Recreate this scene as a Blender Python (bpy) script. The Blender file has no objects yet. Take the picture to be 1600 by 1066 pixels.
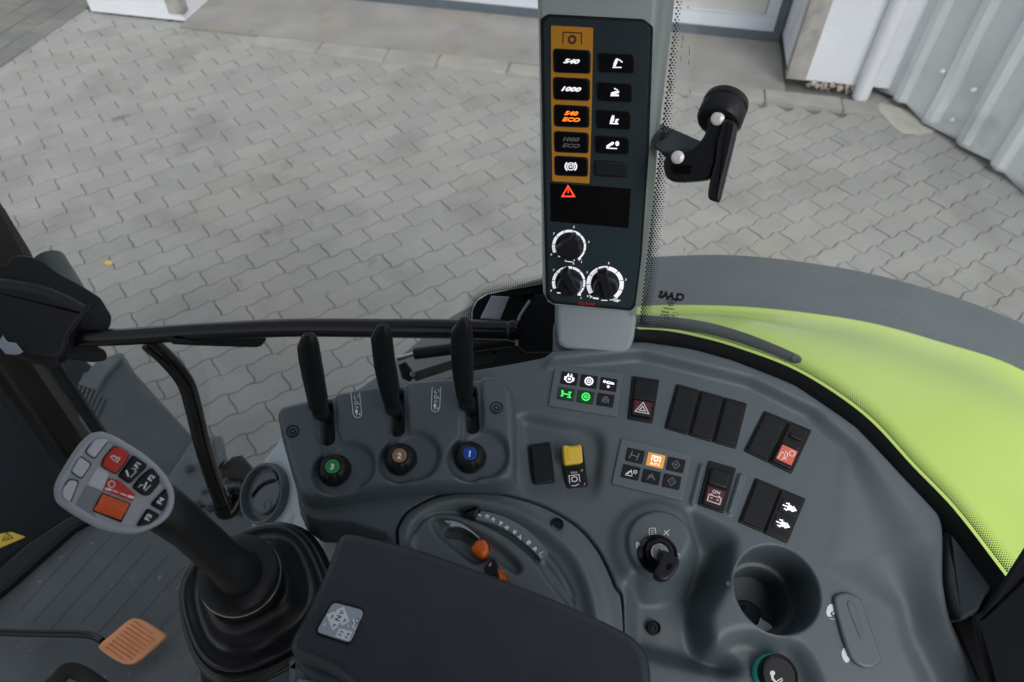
import bpy, math, random
import numpy as np
random.seed(7); np.random.seed(7)
S = bpy.context.scene
COL = S.collection
# ------------------------------------------------------------------ camera
F, CAMH = 1100.0, 2.45
_up = np.array([.014, .658, .753]); _up /= np.linalg.norm(_up)
_fw = np.array([0, 0, -1.0])
_Y = _fw - _up * (_fw @ _up); _Y /= np.linalg.norm(_Y)
_X = np.cross(_Y, _up)
R = np.array([_X, _Y, _up])
CC = np.array([0, 0, CAMH])
from mathutils import Matrix, Vector
cd = bpy.data.cameras.new('camera'); cam = bpy.data.objects.new('camera', cd); COL.objects.link(cam)
m4 = np.eye(4); m4[:3, :3] = R; m4[:3, 3] = CC
cam.matrix_world = Matrix(m4.tolist())
cd.sensor_width = 36; cd.lens = F / 1600 * 36; cd.clip_start = .02; cd.clip_end = 500
cd.dof.use_dof = True; cd.dof.focus_distance = .68; cd.dof.aperture_fstop = 9
S.camera = cam
# ------------------------------------------------------------------ light
SUN_EL, SUN_AZ = 50, 158
w = bpy.data.worlds.new('World'); S.world = w; w.use_nodes = True
nt = w.node_tree; bg = nt.nodes['Background']
sky = nt.nodes.new('ShaderNodeTexSky'); sky.sky_type = 'NISHITA'; sky.sun_disc = False
sky.sun_elevation = math.radians(SUN_EL); sky.sun_rotation = math.radians(SUN_AZ)
sky.air_density = 1.0; sky.dust_density = 3.0; sky.ozone_density = 1.0
hs = nt.nodes.new('ShaderNodeHueSaturation'); hs.inputs['Saturation'].default_value = .32
nt.links.new(sky.outputs[0], hs.inputs['Color']); nt.links.new(hs.outputs[0], bg.inputs['Color'])
bg.inputs['Strength'].default_value = .13
sl = bpy.data.lights.new('sun', 'SUN'); so = bpy.data.objects.new('sun', sl); COL.objects.link(so)
sl.energy = 1.1; sl.angle = math.radians(35); sl.color = (1, .97, .93)
_a, _e = math.radians(SUN_AZ), math.radians(SUN_EL)
sd = Vector((math.sin(_a) * math.cos(_e), math.cos(_a) * math.cos(_e), math.sin(_e)))
so.rotation_euler = sd.to_track_quat('Z', 'Y').to_euler()
S.view_settings.view_transform = 'Standard'; S.view_settings.look = 'None'
S.view_settings.gamma = 1; S.view_settings.use_curve_mapping = False
S.view_settings.exposure = 0.45
S.render.engine = 'CYCLES'
S.cycles.max_bounces = 8; S.cycles.transparent_max_bounces = 16
# ------------------------------------------------------------------ geometry helpers
def ray(x, y): return R @ np.array([(x - 800) / F, -(y - 533) / F, -1.0])
def at(x, y, d): return CC + ray(x, y) * d
def atz(x, y, z):
    d = ray(x, y); return CC + d * ((z - CAMH) / d[2])
def proj(p):
    c = R.T @ (np.asarray(p) - CC); return 800 + F * c[0] / -c[2], 533 - F * c[1] / -c[2], -c[2]
def nrm(v): v = np.asarray(v, float); return v / np.linalg.norm(v)
class Plane:
    def __init__(s, p, n):
        s.p = np.asarray(p, float); s.n = nrm(n)
        if s.n @ (CC - s.p) < 0: s.n = -s.n
        s.u = nrm(_X - s.n * (_X @ s.n)) if abs(_X @ s.n) < .95 else nrm(_Y - s.n * (_Y @ s.n))
        s.v = np.cross(s.n, s.u)
    @staticmethod
    def tri(a, b, c): return Plane(a, np.cross(b - a, c - a))
    def P(s, x, y, h=0):
        d = ray(x, y); return CC + d * (((s.p + s.n * h - CC) @ s.n) / (d @ s.n))
    def uv(s, x, y, h=0):
        q = s.P(x, y, h) - s.p; return np.array([q @ s.u, q @ s.v])
    def W(s, u, v, h=0): return s.p + s.u * u + s.v * v + s.n * h
    def off(s, h): return Plane(s.p + s.n * h, s.n)
    def mpp(s, x, y): return np.linalg.norm(s.P(x + 1, y) - s.P(x, y))
def area2(p):
    p = np.asarray(p); q = np.roll(p, -1, 0); return np.sum(p[:, 0] * q[:, 1] - q[:, 0] * p[:, 1])
def roundp(p, r, seg=4):
    p = [np.asarray(a, float) for a in p]; n = len(p); out = []
    rr = r if hasattr(r, '__len__') else [r] * n
    for i in range(n):
        a, b, c = p[i - 1], p[i], p[(i + 1) % n]
        la, lc = np.linalg.norm(a - b), np.linalg.norm(c - b)
        k = min(rr[i], la * .48, lc * .48)
        if k <= 1e-9: out.append(b); continue
        s0, s1 = b + (a - b) / la * k, b + (c - b) / lc * k
        for t in np.linspace(0, 1, seg + 1): out.append((1 - t) ** 2 * s0 + 2 * t * (1 - t) * b + t * t * s1)
    return out
def inset(p, d):
    p = np.asarray(p, float); n = len(p); o = np.zeros_like(p)
    for i in range(n):
        e0 = p[i] - p[i - 1]; e1 = p[(i + 1) % n] - p[i]
        e0 /= max(np.linalg.norm(e0), 1e-12); e1 /= max(np.linalg.norm(e1), 1e-12)
        n0 = np.array([-e0[1], e0[0]]); n1 = np.array([-e1[1], e1[0]])
        b = n0 + n1; k = max(1 + n0 @ n1, .35)
        o[i] = p[i] + b / k * d
    return o
def catmull(pts, n=8, closed=False):
    p = [np.asarray(a, float) for a in pts]; out = []; N = len(p)
    rng = range(N if closed else N - 1)
    for i in rng:
        if closed: a, b, c, d = p[i - 1], p[i], p[(i + 1) % N], p[(i + 2) % N]
        else: a, b, c, d = p[max(i - 1, 0)], p[i], p[i + 1], p[min(i + 2, N - 1)]
        for k in range(n):
            t = k / n
            out.append(.5 * ((2 * b) + (c - a) * t + (2 * a - 5 * b + 4 * c - d) * t * t + (3 * b - a - 3 * c + d) * t ** 3))
    if not closed: out.append(p[-1])
    return out
def ellipse(cx, cy, rx, ry, n=28, rot=0, a0=0, a1=360):
    o = []; full = abs(a1 - a0) >= 360
    for k in range(n if full else n + 1):
        t = math.radians(a0 + (a1 - a0) * k / n); x, y = rx * math.cos(t), ry * math.sin(t)
        c, s_ = math.cos(math.radians(rot)), math.sin(math.radians(rot))
        o.append((cx + x * c - y * s_, cy + x * s_ + y * c))
    return o
class MB:
    def __init__(s): s.v = []; s.f = []
    def add(s, vs, fs):
        o = len(s.v); s.v += [tuple(map(float, a)) for a in vs]; s.f += [tuple(i + o for i in f) for f in fs]; return s
    def ring(s, rings, closed=True, cap0=True, cap1=True):
        n = len(rings[0]); vs = [p for r in rings for p in r]; fs = []
        for j in range(len(rings) - 1):
            for i in range(n if closed else n - 1):
                k = (i + 1) % n; fs.append((j * n + i, j * n + k, (j + 1) * n + k, (j + 1) * n + i))
        s.add(vs, fs)
        if cap0: s.add(rings[0], [tuple(range(n))[::-1]])
        if cap1: s.add(rings[-1], [tuple(range(n))])
        return s
    def prism_uv(s, pl, q, h0, h1, bev=0, seg=3, hole=False):
        q = np.asarray(q, float)
        if area2(q) < 0: q = q[::-1]
        rings = [[pl.W(a, b, h0) for a, b in q]]
        if bev > 0:
            for k in range(seg + 1):
                t = k / seg * math.pi / 2
                qq = inset(q, bev * (1 - math.cos(t))); rings.append([pl.W(a, b, h1 - bev * (1 - math.sin(t))) for a, b in qq])
        else: rings.append([pl.W(a, b, h1) for a, b in q])
        return s.ring(rings)
    def prism(s, pl, px, h0, h1, bev=0, seg=3, rnd=0, rseg=4):
        q = [pl.uv(x, y, h1) for x, y in px]
        if not hasattr(rnd, '__len__') and rnd and bev: rnd = max(rnd, bev * 1.35)
        if hasattr(rnd, '__len__') or rnd: q = roundp(q, rnd, rseg)
        return s.prism_uv(pl, q, h0, h1, bev, seg)
    def box(s, c, ax, hx, ay, hy, az, hz):
        c = np.asarray(c); ax, ay, az = nrm(ax), nrm(ay), nrm(az); v = []
        for k in (-1, 1):
            for a, b in ((-1, -1), (1, -1), (1, 1), (-1, 1)): v.append(c + ax * hx * a + ay * hy * b + az * hz * k)
        return s.add(v, [(3, 2, 1, 0), (4, 5, 6, 7), (0, 1, 5, 4), (1, 2, 6, 5), (2, 3, 7, 6), (3, 0, 4, 7)])
    def tube(s, pts, r, seg=14, cap=True):
        pts = [np.asarray(p, float) for p in pts]; n = len(pts); rr = r if hasattr(r, '__len__') else [r] * n
        t0 = nrm(pts[1] - pts[0]); a = nrm(np.cross(t0, [0.3, .2, 1])); rings = []
        for i in range(n):
            t = nrm(pts[min(i + 1, n - 1)] - pts[max(i - 1, 0)]); a = nrm(a - t * (a @ t)); b = np.cross(t, a)
            rings.append([pts[i] + (a * math.cos(k / seg * 2 * math.pi) + b * math.sin(k / seg * 2 * math.pi)) * rr[i] for k in range(seg)])
        return s.ring(rings, True, cap, cap)
    def lathe(s, c, ax, prof, seg=32, sup=2, rot=0, flat=1.0, capa=True, capb=True, uref=None):
        c = np.asarray(c, float); ax = nrm(ax); u = nrm(_X - ax * (_X @ ax)) if uref is None else nrm(uref - ax * (uref @ ax)); v = np.cross(ax, u); rings = []
        for r, h in prof:
            g = []
            for k in range(seg):
                t = k / seg * 2 * math.pi; cx, sy = math.cos(t), math.sin(t)
                q = (abs(cx) ** sup + abs(sy) ** sup) ** (-1 / sup)
                x, y = cx * q * r, sy * q * r * flat; cr, sr = math.cos(rot), math.sin(rot)
                g.append(c + u * (x * cr - y * sr) + v * (x * sr + y * cr) + ax * h)
            rings.append(g)
        return s.ring(rings, True, capa, capb)
    def stroke(s, pl, px, wpx, h=0, closed=False):
        q = [np.array(pl.uv(x, y, h)) for x, y in px]; n = len(q); x0, y0 = px[0]; hw = wpx * pl.mpp(x0, y0) / 2; L = []; Rr = []
        for i in range(n):
            if closed: a, b = q[i - 1], q[(i + 1) % n]
            else: a, b = q[max(i - 1, 0)], q[min(i + 1, n - 1)]
            e0 = q[i] - (q[i - 1] if (closed or i) else q[i]); e1 = (q[(i + 1) % n] if (closed or i < n - 1) else q[i]) - q[i]
            l0, l1 = np.linalg.norm(e0), np.linalg.norm(e1)
            e0 = e0 / l0 if l0 > 1e-9 else e1 / max(l1, 1e-9); e1 = e1 / l1 if l1 > 1e-9 else e0
            n0 = np.array([-e0[1], e0[0]]); n1 = np.array([-e1[1], e1[0]]); bb = (n0 + n1) / max(1 + n0 @ n1, .4)
            L.append(pl.W(*(q[i] + bb * hw), h)); Rr.append(pl.W(*(q[i] - bb * hw), h))
        fs = [(i, n + i, n + (i + 1) % n, (i + 1) % n) for i in range(n if closed else n - 1)]
        return s.add(L + Rr, fs)
    def fill(s, pl, px, h=0):
        q = [pl.uv(x, y, h) for x, y in px]
        if area2(q) < 0: q = q[::-1]
        return s.add([pl.W(a, b, h) for a, b in q], [tuple(range(len(q)))])
    def text(s, pl, txt, cx, cy, hpx, ang=0, shear=0, bold=0, mirror=False, sx=1, h=0):
        cu = bpy.data.curves.new('t', 'FONT'); cu.body = txt; cu.size = 1; cu.shear = shear; cu.offset = bold; cu.resolution_u = 2
        ob = bpy.data.objects.new('t', cu); COL.objects.link(ob)
        dg = bpy.context.evaluated_depsgraph_get(); me = ob.evaluated_get(dg).to_mesh()
        v = np.array([a.co[:2] for a in me.vertices]).reshape(-1, 2); fs = [tuple(p.vertices) for p in me.polygons]
        ob.evaluated_get(dg).to_mesh_clear(); bpy.data.objects.remove(ob); bpy.data.curves.remove(cu)
        if not len(v): return s
        lo, hi = v.min(0), v.max(0); v = (v - (lo + hi) / 2) / max(hi[1] - lo[1], 1e-6)
        v[:, 0] *= sx * (-1 if mirror else 1)
        a = math.radians(ang); c0 = pl.uv(cx, cy, h); c1 = pl.uv(cx + math.cos(a) * 10, cy - math.sin(a) * 10, h)
        e = (c1 - c0) / 10; up_ = np.array([-e[1], e[0]])
        pts = [pl.W(*(c0 + e * x * hpx + up_ * y * hpx), h) for x, y in v]
        if mirror: fs = [f[::-1] for f in fs]
        return s.add(pts, fs)
    def build(s, name, mat, parent=None, smooth=True, kind=None, label=None, sharp=38):
        me = bpy.data.meshes.new(name); off = np.array(root_of(parent)) if parent else np.zeros(3)
        v = np.array(s.v, float).reshape(-1, 3) - off
        me.from_pydata(v.tolist(), [], s.f); me.materials.append(mat)
        if smooth:
            me.polygons.foreach_set('use_smooth', [True] * len(me.polygons)); me.set_sharp_from_angle(angle=math.radians(sharp))
        me.validate(); me.update()
        return link(name, me, parent, kind, label)
def root_of(o):
    while o.parent: o = o.parent
    return tuple(o.location)
def link(name, me, parent=None, kind=None, label=None):
    o = bpy.data.objects.new(name, me); COL.objects.link(o)
    if parent: o.parent = parent
    if kind: o['kind'] = kind
    if label: o['label'] = label
    return o
def thing(name, label, cat, loc, group=None):
    o = bpy.data.objects.new(name, None); COL.objects.link(o); o.empty_display_size = .05
    o.location = tuple(map(float, loc)); o['label'] = label; o['category'] = cat
    if group: o['group'] = group
    return o
def tag(o, label, cat, group=None):
    o['label'] = label; o['category'] = cat
    if group: o['group'] = group
    return o
# signed distance (positive inside) on arrays
def sdf(U, V, poly):
    p = np.asarray(poly, float); d = np.full(U.shape, 1e9); inside = np.zeros(U.shape, bool)
    for i in range(len(p)):
        a, b = p[i - 1], p[i]; e = b - a; l2 = e @ e
        if l2 < 1e-14: continue
        t = np.clip(((U - a[0]) * e[0] + (V - a[1]) * e[1]) / l2, 0, 1)
        d = np.minimum(d, np.hypot(U - a[0] - e[0] * t, V - a[1] - e[1] * t))
        c = (a[1] > V) != (b[1] > V)
        with np.errstate(divide='ignore', invalid='ignore'):
            xi = a[0] + (V - a[1]) * e[0] / (e[1] if abs(e[1]) > 1e-12 else 1e-12)
        inside ^= c & (U < xi)
    return np.where(inside, d, -d)
def dline(U, V, pts):
    d = np.full(U.shape, 1e9)
    for a, b in zip(pts[:-1], pts[1:]):
        e = b - a; l2 = max(e @ e, 1e-14); t = np.clip(((U - a[0]) * e[0] + (V - a[1]) * e[1]) / l2, 0, 1)
        d = np.minimum(d, np.hypot(U - a[0] - e[0] * t, V - a[1] - e[1] * t))
    return d
def ss(x, a, b):
    t = np.clip((x - a) / (b - a), 0, 1); return t * t * (3 - 2 * t)
def blur(Hh, sig):
    k = int(max(1, round(sig * 3))); g = np.exp(-.5 * (np.arange(-k, k + 1) / sig) ** 2); g /= g.sum()
    P_ = np.pad(Hh, k, mode='edge'); P_ = sum(g[i] * P_[i:i + Hh.shape[0], :] for i in range(2 * k + 1))
    return sum(g[i] * P_[:, i:i + Hh.shape[1]] for i in range(2 * k + 1))
def heightfield(name, pl, u0, u1, v0, v1, st, fn, mat, parent, label=None):
    us = np.arange(u0, u1 + st, st); vs = np.arange(v0, v1 + st, st); U, V = np.meshgrid(us, vs)
    Hh, mask = fn(U, V, st)
    W = pl.p + U[..., None] * pl.u + V[..., None] * pl.v + Hh[..., None] * pl.n - np.array(root_of(parent))
    ny, nx = U.shape; idx = np.arange(ny * nx).reshape(ny, nx)
    q = np.stack([idx[:-1, :-1], idx[:-1, 1:], idx[1:, 1:], idx[1:, :-1]], -1)
    mk = mask[:-1, :-1] & mask[:-1, 1:] & mask[1:, 1:] & mask[1:, :-1]; q = q[mk]
    used = np.unique(q); rm = np.full(ny * nx, -1); rm[used] = np.arange(len(used)); q = rm[q]; Wv = W.reshape(-1, 3)[used]
    me = bpy.data.meshes.new(name); me.vertices.add(len(Wv)); me.vertices.foreach_set('co', Wv.astype('f').ravel())
    me.loops.add(q.size); me.loops.foreach_set('vertex_index', q.astype('i').ravel())
    me.polygons.add(len(q)); me.polygons.foreach_set('loop_start', (np.arange(len(q)) * 4).astype('i'))
    me.polygons.foreach_set('loop_total', np.full(len(q), 4, 'i')); me.polygons.foreach_set('use_smooth', np.ones(len(q), bool))
    me.update(calc_edges=True); me.materials.append(mat); return link(name, me, parent, None, label)
# ------------------------------------------------------------------ materials
def lin(c): return tuple((x / 12.92 if x <= .04045 else ((x + .055) / 1.055) ** 2.4) for x in c)
def mat(name, col, rough=.5, metal=0, var=.08, vscale=8, bump=0, bscale=400, emit=0, spec=.5, island=0, spots=None, coat=0):
    m = bpy.data.materials.new(name); m.use_nodes = True; n = m.node_tree; b = n.nodes['Principled BSDF']
    b.inputs['Roughness'].default_value = rough; b.inputs['Metallic'].default_value = metal
    b.inputs['Specular IOR Level'].default_value = spec; b.inputs['Coat Weight'].default_value = coat
    tc = n.nodes.new('ShaderNodeNewGeometry'); last = None
    def mixc(fac, c1, c2):
        x = n.nodes.new('ShaderNodeMix'); x.data_type = 'RGBA'
        for sock, val in ((x.inputs[0], fac), (x.inputs[6], c1), (x.inputs[7], c2)):
            if hasattr(val, 'is_linked') or isinstance(val, bpy.types.NodeSocket): n.links.new(val, sock)
            elif isinstance(val, tuple): sock.default_value = (*val[:3], 1)
            else: sock.default_value = val
        return x.outputs[2]
    no = n.nodes.new('ShaderNodeTexNoise'); no.inputs['Scale'].default_value = vscale; no.inputs['Detail'].default_value = 5
    n.links.new(tc.outputs['Position'], no.inputs['Vector'])
    rp = n.nodes.new('ShaderNodeMapRange'); rp.inputs[1].default_value = .3; rp.inputs[2].default_value = .7
    n.links.new(no.outputs['Fac'], rp.inputs[0])
    last = mixc(rp.outputs[0], tuple(c * (1 - var) for c in col), tuple(min(1, c * (1 + var)) for c in col))
    if island:
        ge = n.nodes.new('ShaderNodeNewGeometry'); rr = n.nodes.new('ShaderNodeValToRGB')
        rr.color_ramp.elements[0].color = (1 - island, 1 - island, 1 - island * .9, 1); rr.color_ramp.elements[1].color = (1 + island, 1 + island * .85, 1 + island * .7, 1)
        oi = n.nodes.new('ShaderNodeObjectInfo'); ad = n.nodes.new('ShaderNodeMath'); ad.operation = 'ADD'
        fr = n.nodes.new('ShaderNodeMath'); fr.operation = 'FRACT'
        n.links.new(ge.outputs['Random Per Island'], ad.inputs[0]); n.links.new(oi.outputs['Random'], ad.inputs[1]); n.links.new(ad.outputs[0], fr.inputs[0]); n.links.new(fr.outputs[0], rr.inputs[0])
        mu = n.nodes.new('ShaderNodeMix'); mu.data_type = 'RGBA'; mu.blend_type = 'MULTIPLY'; mu.inputs[0].default_value = 1
        n.links.new(last, mu.inputs[6]); n.links.new(rr.outputs[0], mu.inputs[7]); last = mu.outputs[2]
    if spots:   # (color, scale, lo, hi)
        for sc, scl, lo, hi in spots:
            n2 = n.nodes.new('ShaderNodeTexNoise'); n2.inputs['Scale'].default_value = scl; n2.inputs['Detail'].default_value = 4
            n.links.new(tc.outputs['Position'], n2.inputs['Vector'])
            r2 = n.nodes.new('ShaderNodeMapRange'); r2.inputs[1].default_value = lo; r2.inputs[2].default_value = hi
            n.links.new(n2.outputs['Fac'], r2.inputs[0]); last = mixc(r2.outputs[0], last, tuple(sc))
    n.links.new(last, b.inputs['Base Color'])
    if not emit:
        rv = n.nodes.new('ShaderNodeMapRange'); rv.inputs[3].default_value = max(.02, rough - .07); rv.inputs[4].default_value = min(1, rough + .07)
        n.links.new(no.outputs['Fac'], rv.inputs[0]); n.links.new(rv.outputs[0], b.inputs['Roughness'])
    if bump:
        n3 = n.nodes.new('ShaderNodeTexNoise'); n3.inputs['Scale'].default_value = bscale; n3.inputs['Detail'].default_value = 3
        n.links.new(tc.outputs['Position'], n3.inputs['Vector'])
        bu = n.nodes.new('ShaderNodeBump'); bu.inputs['Strength'].default_value = bump; bu.inputs['Distance'].default_value = .001 if bscale > 60 else .004
        n.links.new(n3.outputs['Fac'], bu.inputs['Height']); n.links.new(bu.outputs[0], b.inputs['Normal'])
    if emit:
        b.inputs['Emission Color'].default_value = (*col, 1); b.inputs['Emission Strength'].default_value = emit
    return m
M = dict(
 slate=mat('slate_plastic', (.086, .110, .125), .43, bump=.25, bscale=1500, var=.05, spots=[((.15, .18, .20), 900, .74, .8)]),
 slate2=mat('slate_plastic_lever_housing', (.080, .103, .118), .42, bump=.25, bscale=1500, var=.05),
 slate3=mat('slate_plastic_keypad', (.100, .124, .141), .42, bump=.1, bscale=1500, var=.04),
 dial=mat('slate_plastic_dial', (.092, .115, .127), .42, bump=.15, bscale=1500, var=.05),
 pillar=mat('grey_green_plastic', (.37, .43, .43), .5, bump=.15, bscale=1200, var=.04),
 light=mat('pale_grey_plastic', (.50, .58, .61), .5, bump=.15, bscale=1200, var=.04),
 panel=mat('dark_blue_panel', (.020, .036, .044), .5, spec=.25, var=.05),
 dblk=mat('black_display_glass', (.003, .003, .004), .3, spec=.15, var=.02),
 blk=mat('black_plastic', (.009, .010, .012), .42, spec=.28, bump=.15, bscale=1800, var=.1),
 blkr=mat('black_rubber', (.009, .010, .013), .40, spec=.32, bump=.1, bscale=900, var=.12),
 blkg=mat('glossy_black_paint', (.005, .005, .006), .2, var=.05, spec=.35),
 soft=mat('leathered_foam', (.023, .028, .036), .42, var=.1, vscale=30, bump=.45, bscale=520),
 grip=mat('joystick_grey', (.33, .355, .40), .42, var=.03), gkey=mat('joystick_key_grey', (.50, .52, .56), .42, var=.03), boot=mat('boot_rubber', (.018, .019, .025), .30, spec=.6, var=.1), lscale=mat('backlit_scale', (.85, .83, .9), .5, emit=.45),
 key=mat('keypad_key', (.012, .013, .016), .42, spec=.25, var=.05),
 orange=mat('orange_plastic', (.62, .12, .012), .38, var=.08, vscale=60),
 orange2=mat('pto_orange', (.62, .26, .008), .5, var=.04),
 oramp=mat('lit_orange_key', (.75, .33, .06), .4, emit=.25),
 red=mat('red_plastic', (.50, .030, .018), .4, var=.06),
 redp=mat('dark_red_symbol', (.10, .008, .018), .4),
 redb=mat('coral_symbol', (.60, .12, .07), .4, emit=.12),
 yellow=mat('yellow_plastic', (.72, .50, .045), .4, var=.05),
 white=mat('white_print', (.72, .74, .76), .5, var=.02),
 dim=mat('dim_grey_print', (.17, .175, .18), .5, var=.02),
 dred=mat('dull_red_print', (.35, .02, .02), .5),
 brownp=mat('dark_brown_print', (.045, .008, .004), .5),
 lwhite=mat('lit_white', (.95, .93, 1.0), .4, emit=.5),
 lred=mat('lit_red', (1.0, .05, .02), .4, emit=1.2),
 lor=mat('lit_orange', (1.0, .14, .01), .4, emit=1.6),
 lgreen=mat('lit_green', (.05, .75, .12), .4, emit=.75),
 ghalo=mat('green_key', (.005, .035, .008), .35, emit=.15),
 green=mat('green_badge', (.02, .25, .07), .4), brown=mat('brown_badge', (.30, .17, .09), .4), blue=mat('blue_badge', (.008, .05, .33), .4),
 steel=mat('steel', (.62, .62, .60), .28, 1.0, var=.1), chrome=mat('bright_rivet', (.85, .85, .83), .35, .25, var=.05),
 dsteel=mat('dark_steel', (.10, .105, .11), .4, .8, var=.2, vscale=60),
 lime=mat('lime_paint', (.50, .68, .14), .3, var=.05, vscale=2, bump=.05, bscale=18, coat=.35, spots=[((.50, .62, .26), 3, .45, .85), ((.50, .56, .36), 160, .74, .80)]),
 fend=mat('dusty_fender_rubber', (.125, .145, .160), .6, var=.08, bump=.2, bscale=300, spots=[((.155, .185, .12), 70, .54, .82), ((.25, .27, .26), 260, .74, .80)]),
 paver=mat('concrete_paver', (.285, .290, .279), .85, var=.07, vscale=3.5, bump=.6, bscale=240, island=.06, spots=[((.315, .295, .25), 1.1, .54, .78), ((.225, .228, .218), 2.2, .52, .70), ((.14, .14, .13), 5, .66, .80), ((.19, .18, .165), 28, .68, .78)]),
 joint=mat('joint_sand', (.13, .13, .12), .95, var=.3, vscale=50),
 dpav=mat('dark_paving', (.16, .165, .155), .9, var=.12, vscale=4, bump=.6, bscale=200, island=.08, spots=[((.22, .21, .19), 3, .55, .75)]),
 kerb=mat('kerb_concrete', (.295, .29, .268), .9, var=.12, vscale=5, bump=.8, bscale=120, island=.08, spots=[((.26, .25, .23), 6, .5, .75)]),
 thresh=mat('worn_concrete_floor', (.25, .245, .24), .8, var=.15, vscale=3, bump=.4, bscale=80, spots=[((.14, .135, .13), 5, .6, .75), ((.27, .24, .2), 2.5, .55, .75)]),
 plaster=mat('white_plaster', (.70, .73, .78), .9, var=.04, vscale=3, bump=1.0, bscale=35, spots=[((.52, .53, .54), 4, .66, .82)]),
 rubble=mat('crumbled_brick', (.36, .30, .27), .95, var=.35, vscale=30, bump=1, bscale=50),
 tread=mat('diamond_plate', (.42, .41, .39), .5, .35, var=.15, vscale=10, spots=[((.30, .28, .25), 9, .5, .7)]),
 doorp=mat('door_panel', (.50, .50, .49), .5, var=.04, vscale=2), doorf=mat('door_frame', (.62, .66, .72), .4, var=.04, vscale=2),
 doord=mat('door_rubber', (.09, .115, .14), .6),
 pipe=mat('white_downpipe', (.72, .74, .78), .45, var=.04, vscale=3, spots=[((.55, .56, .58), 8, .62, .8)]),
 corr=mat('painted_sheet', (.66, .70, .71), .5, var=.04, vscale=1.5, spots=[((.40, .42, .42), 2.5, .58, .78), ((.30, .31, .30), 9, .70, .78)]),
 patch=mat('pale_concrete', (.42, .41, .37), .9, var=.12, vscale=8, bump=.8, bscale=90, spots=[((.22, .22, .2), 25, .66, .72)]),
 leaf=mat('yellow_leaf', (.65, .42, .08), .7),
 tank=mat('grey_metal', (.085, .105, .11), .45, .2, var=.15, vscale=10, spots=[((.13, .15, .155), 14, .58, .75)]),
 stepm=mat('dusty_grey_metal', (.14, .165, .175), .5, .2, var=.12, vscale=12, spots=[((.21, .23, .23), 20, .55, .75)]),
 mat_=mat('rubber_mat', (.090, .105, .112), .55, var=.12, vscale=6, bump=.35, bscale=500, spots=[((.13, .145, .15), 8, .55, .8), ((.34, .34, .28), 60, .66, .72)]),
 tyre=mat('tyre_rubber', (.010, .014, .017), .7, spec=.2, var=.2, bump=.5, bscale=200),
 post=mat('dark_frame', (.028, .027, .024), .6, spec=.2, var=.15),
 ceil=mat('light_blocker_grey', (.14, .15, .155), .9), teal=mat('teal_ring', (.01, .22, .17), .25, emit=.15),  # ceil: grey of the unseen roof and rear light blocker
 sticker=mat('silver_sticker', (.36, .41, .48), .35, .2, var=.04), sgrey=mat('silver_grey_plate', (.30, .33, .39), .4, .4),
)
def wood_like():   # ribbed orange rubber faded to pale
    return mat('orange_rubber', (.72, .31, .15), .5, var=.18, vscale=25, bump=.4, bscale=300)
M['pedal'] = wood_like()
g = bpy.data.materials.new('window_glass'); g.use_nodes = True; n = g.node_tree; n.nodes.clear()
o_ = n.nodes.new('ShaderNodeOutputMaterial'); tr = n.nodes.new('ShaderNodeBsdfTransparent'); tr.inputs[0].default_value = (.95, .965, .96, 1)
gl = n.nodes.new('ShaderNodeBsdfGlossy'); gl.inputs['Roughness'].default_value = .02; fr = n.nodes.new('ShaderNodeFresnel'); fr.inputs[0].default_value = 1.4
di = n.nodes.new('ShaderNodeBsdfDiffuse'); di.inputs[0].default_value = (.6, .62, .62, 1)
m1 = n.nodes.new('ShaderNodeMixShader'); m2 = n.nodes.new('ShaderNodeMixShader')
tc = n.nodes.new('ShaderNodeTexCoord'); nz = n.nodes.new('ShaderNodeTexNoise'); nz.inputs['Scale'].default_value = 3; nz.inputs['Detail'].default_value = 6
mr = n.nodes.new('ShaderNodeMapRange'); mr.inputs[1].default_value = .4; mr.inputs[2].default_value = .8; mr.inputs[3].default_value = .02; mr.inputs[4].default_value = .085
n.links.new(tc.outputs['Object'], nz.inputs[0]); n.links.new(nz.outputs['Fac'], mr.inputs[0])
fm = n.nodes.new('ShaderNodeMath'); fm.operation = 'MULTIPLY'; fm.inputs[1].default_value = .9
n.links.new(fr.outputs[0], fm.inputs[0]); n.links.new(fm.outputs[0], m1.inputs[0]); n.links.new(tr.outputs[0], m1.inputs[1]); n.links.new(gl.outputs[0], m1.inputs[2])
n.links.new(mr.outputs[0], m2.inputs[0]); n.links.new(m1.outputs[0], m2.inputs[1]); n.links.new(di.outputs[0], m2.inputs[2]); n.links.new(m2.outputs[0], o_.inputs[0])
M['glass'] = g
UPZ = np.array([0, 0, 1.0])
GZ = Plane((0, 0, 0), UPZ)
# ================================================================== OUTSIDE: ground and building
ang = math.radians(-9.9)
BU = np.array([math.cos(ang), math.sin(ang), 0]); BV = np.array([-math.sin(ang), math.cos(ang), 0]); BO = np.array([0, 4.56, 0])
def B(u, v, z=0): return BO + BU * u + BV * v + UPZ * z
mb = MB(); mb.add([(-40, -30, -.012), (40, -30, -.012), (40, 60, -.012), (-40, 60, -.012)], [(0, 1, 2, 3)])
ground = mb.build('ground', M['joint'], kind='structure', smooth=False)
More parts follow.
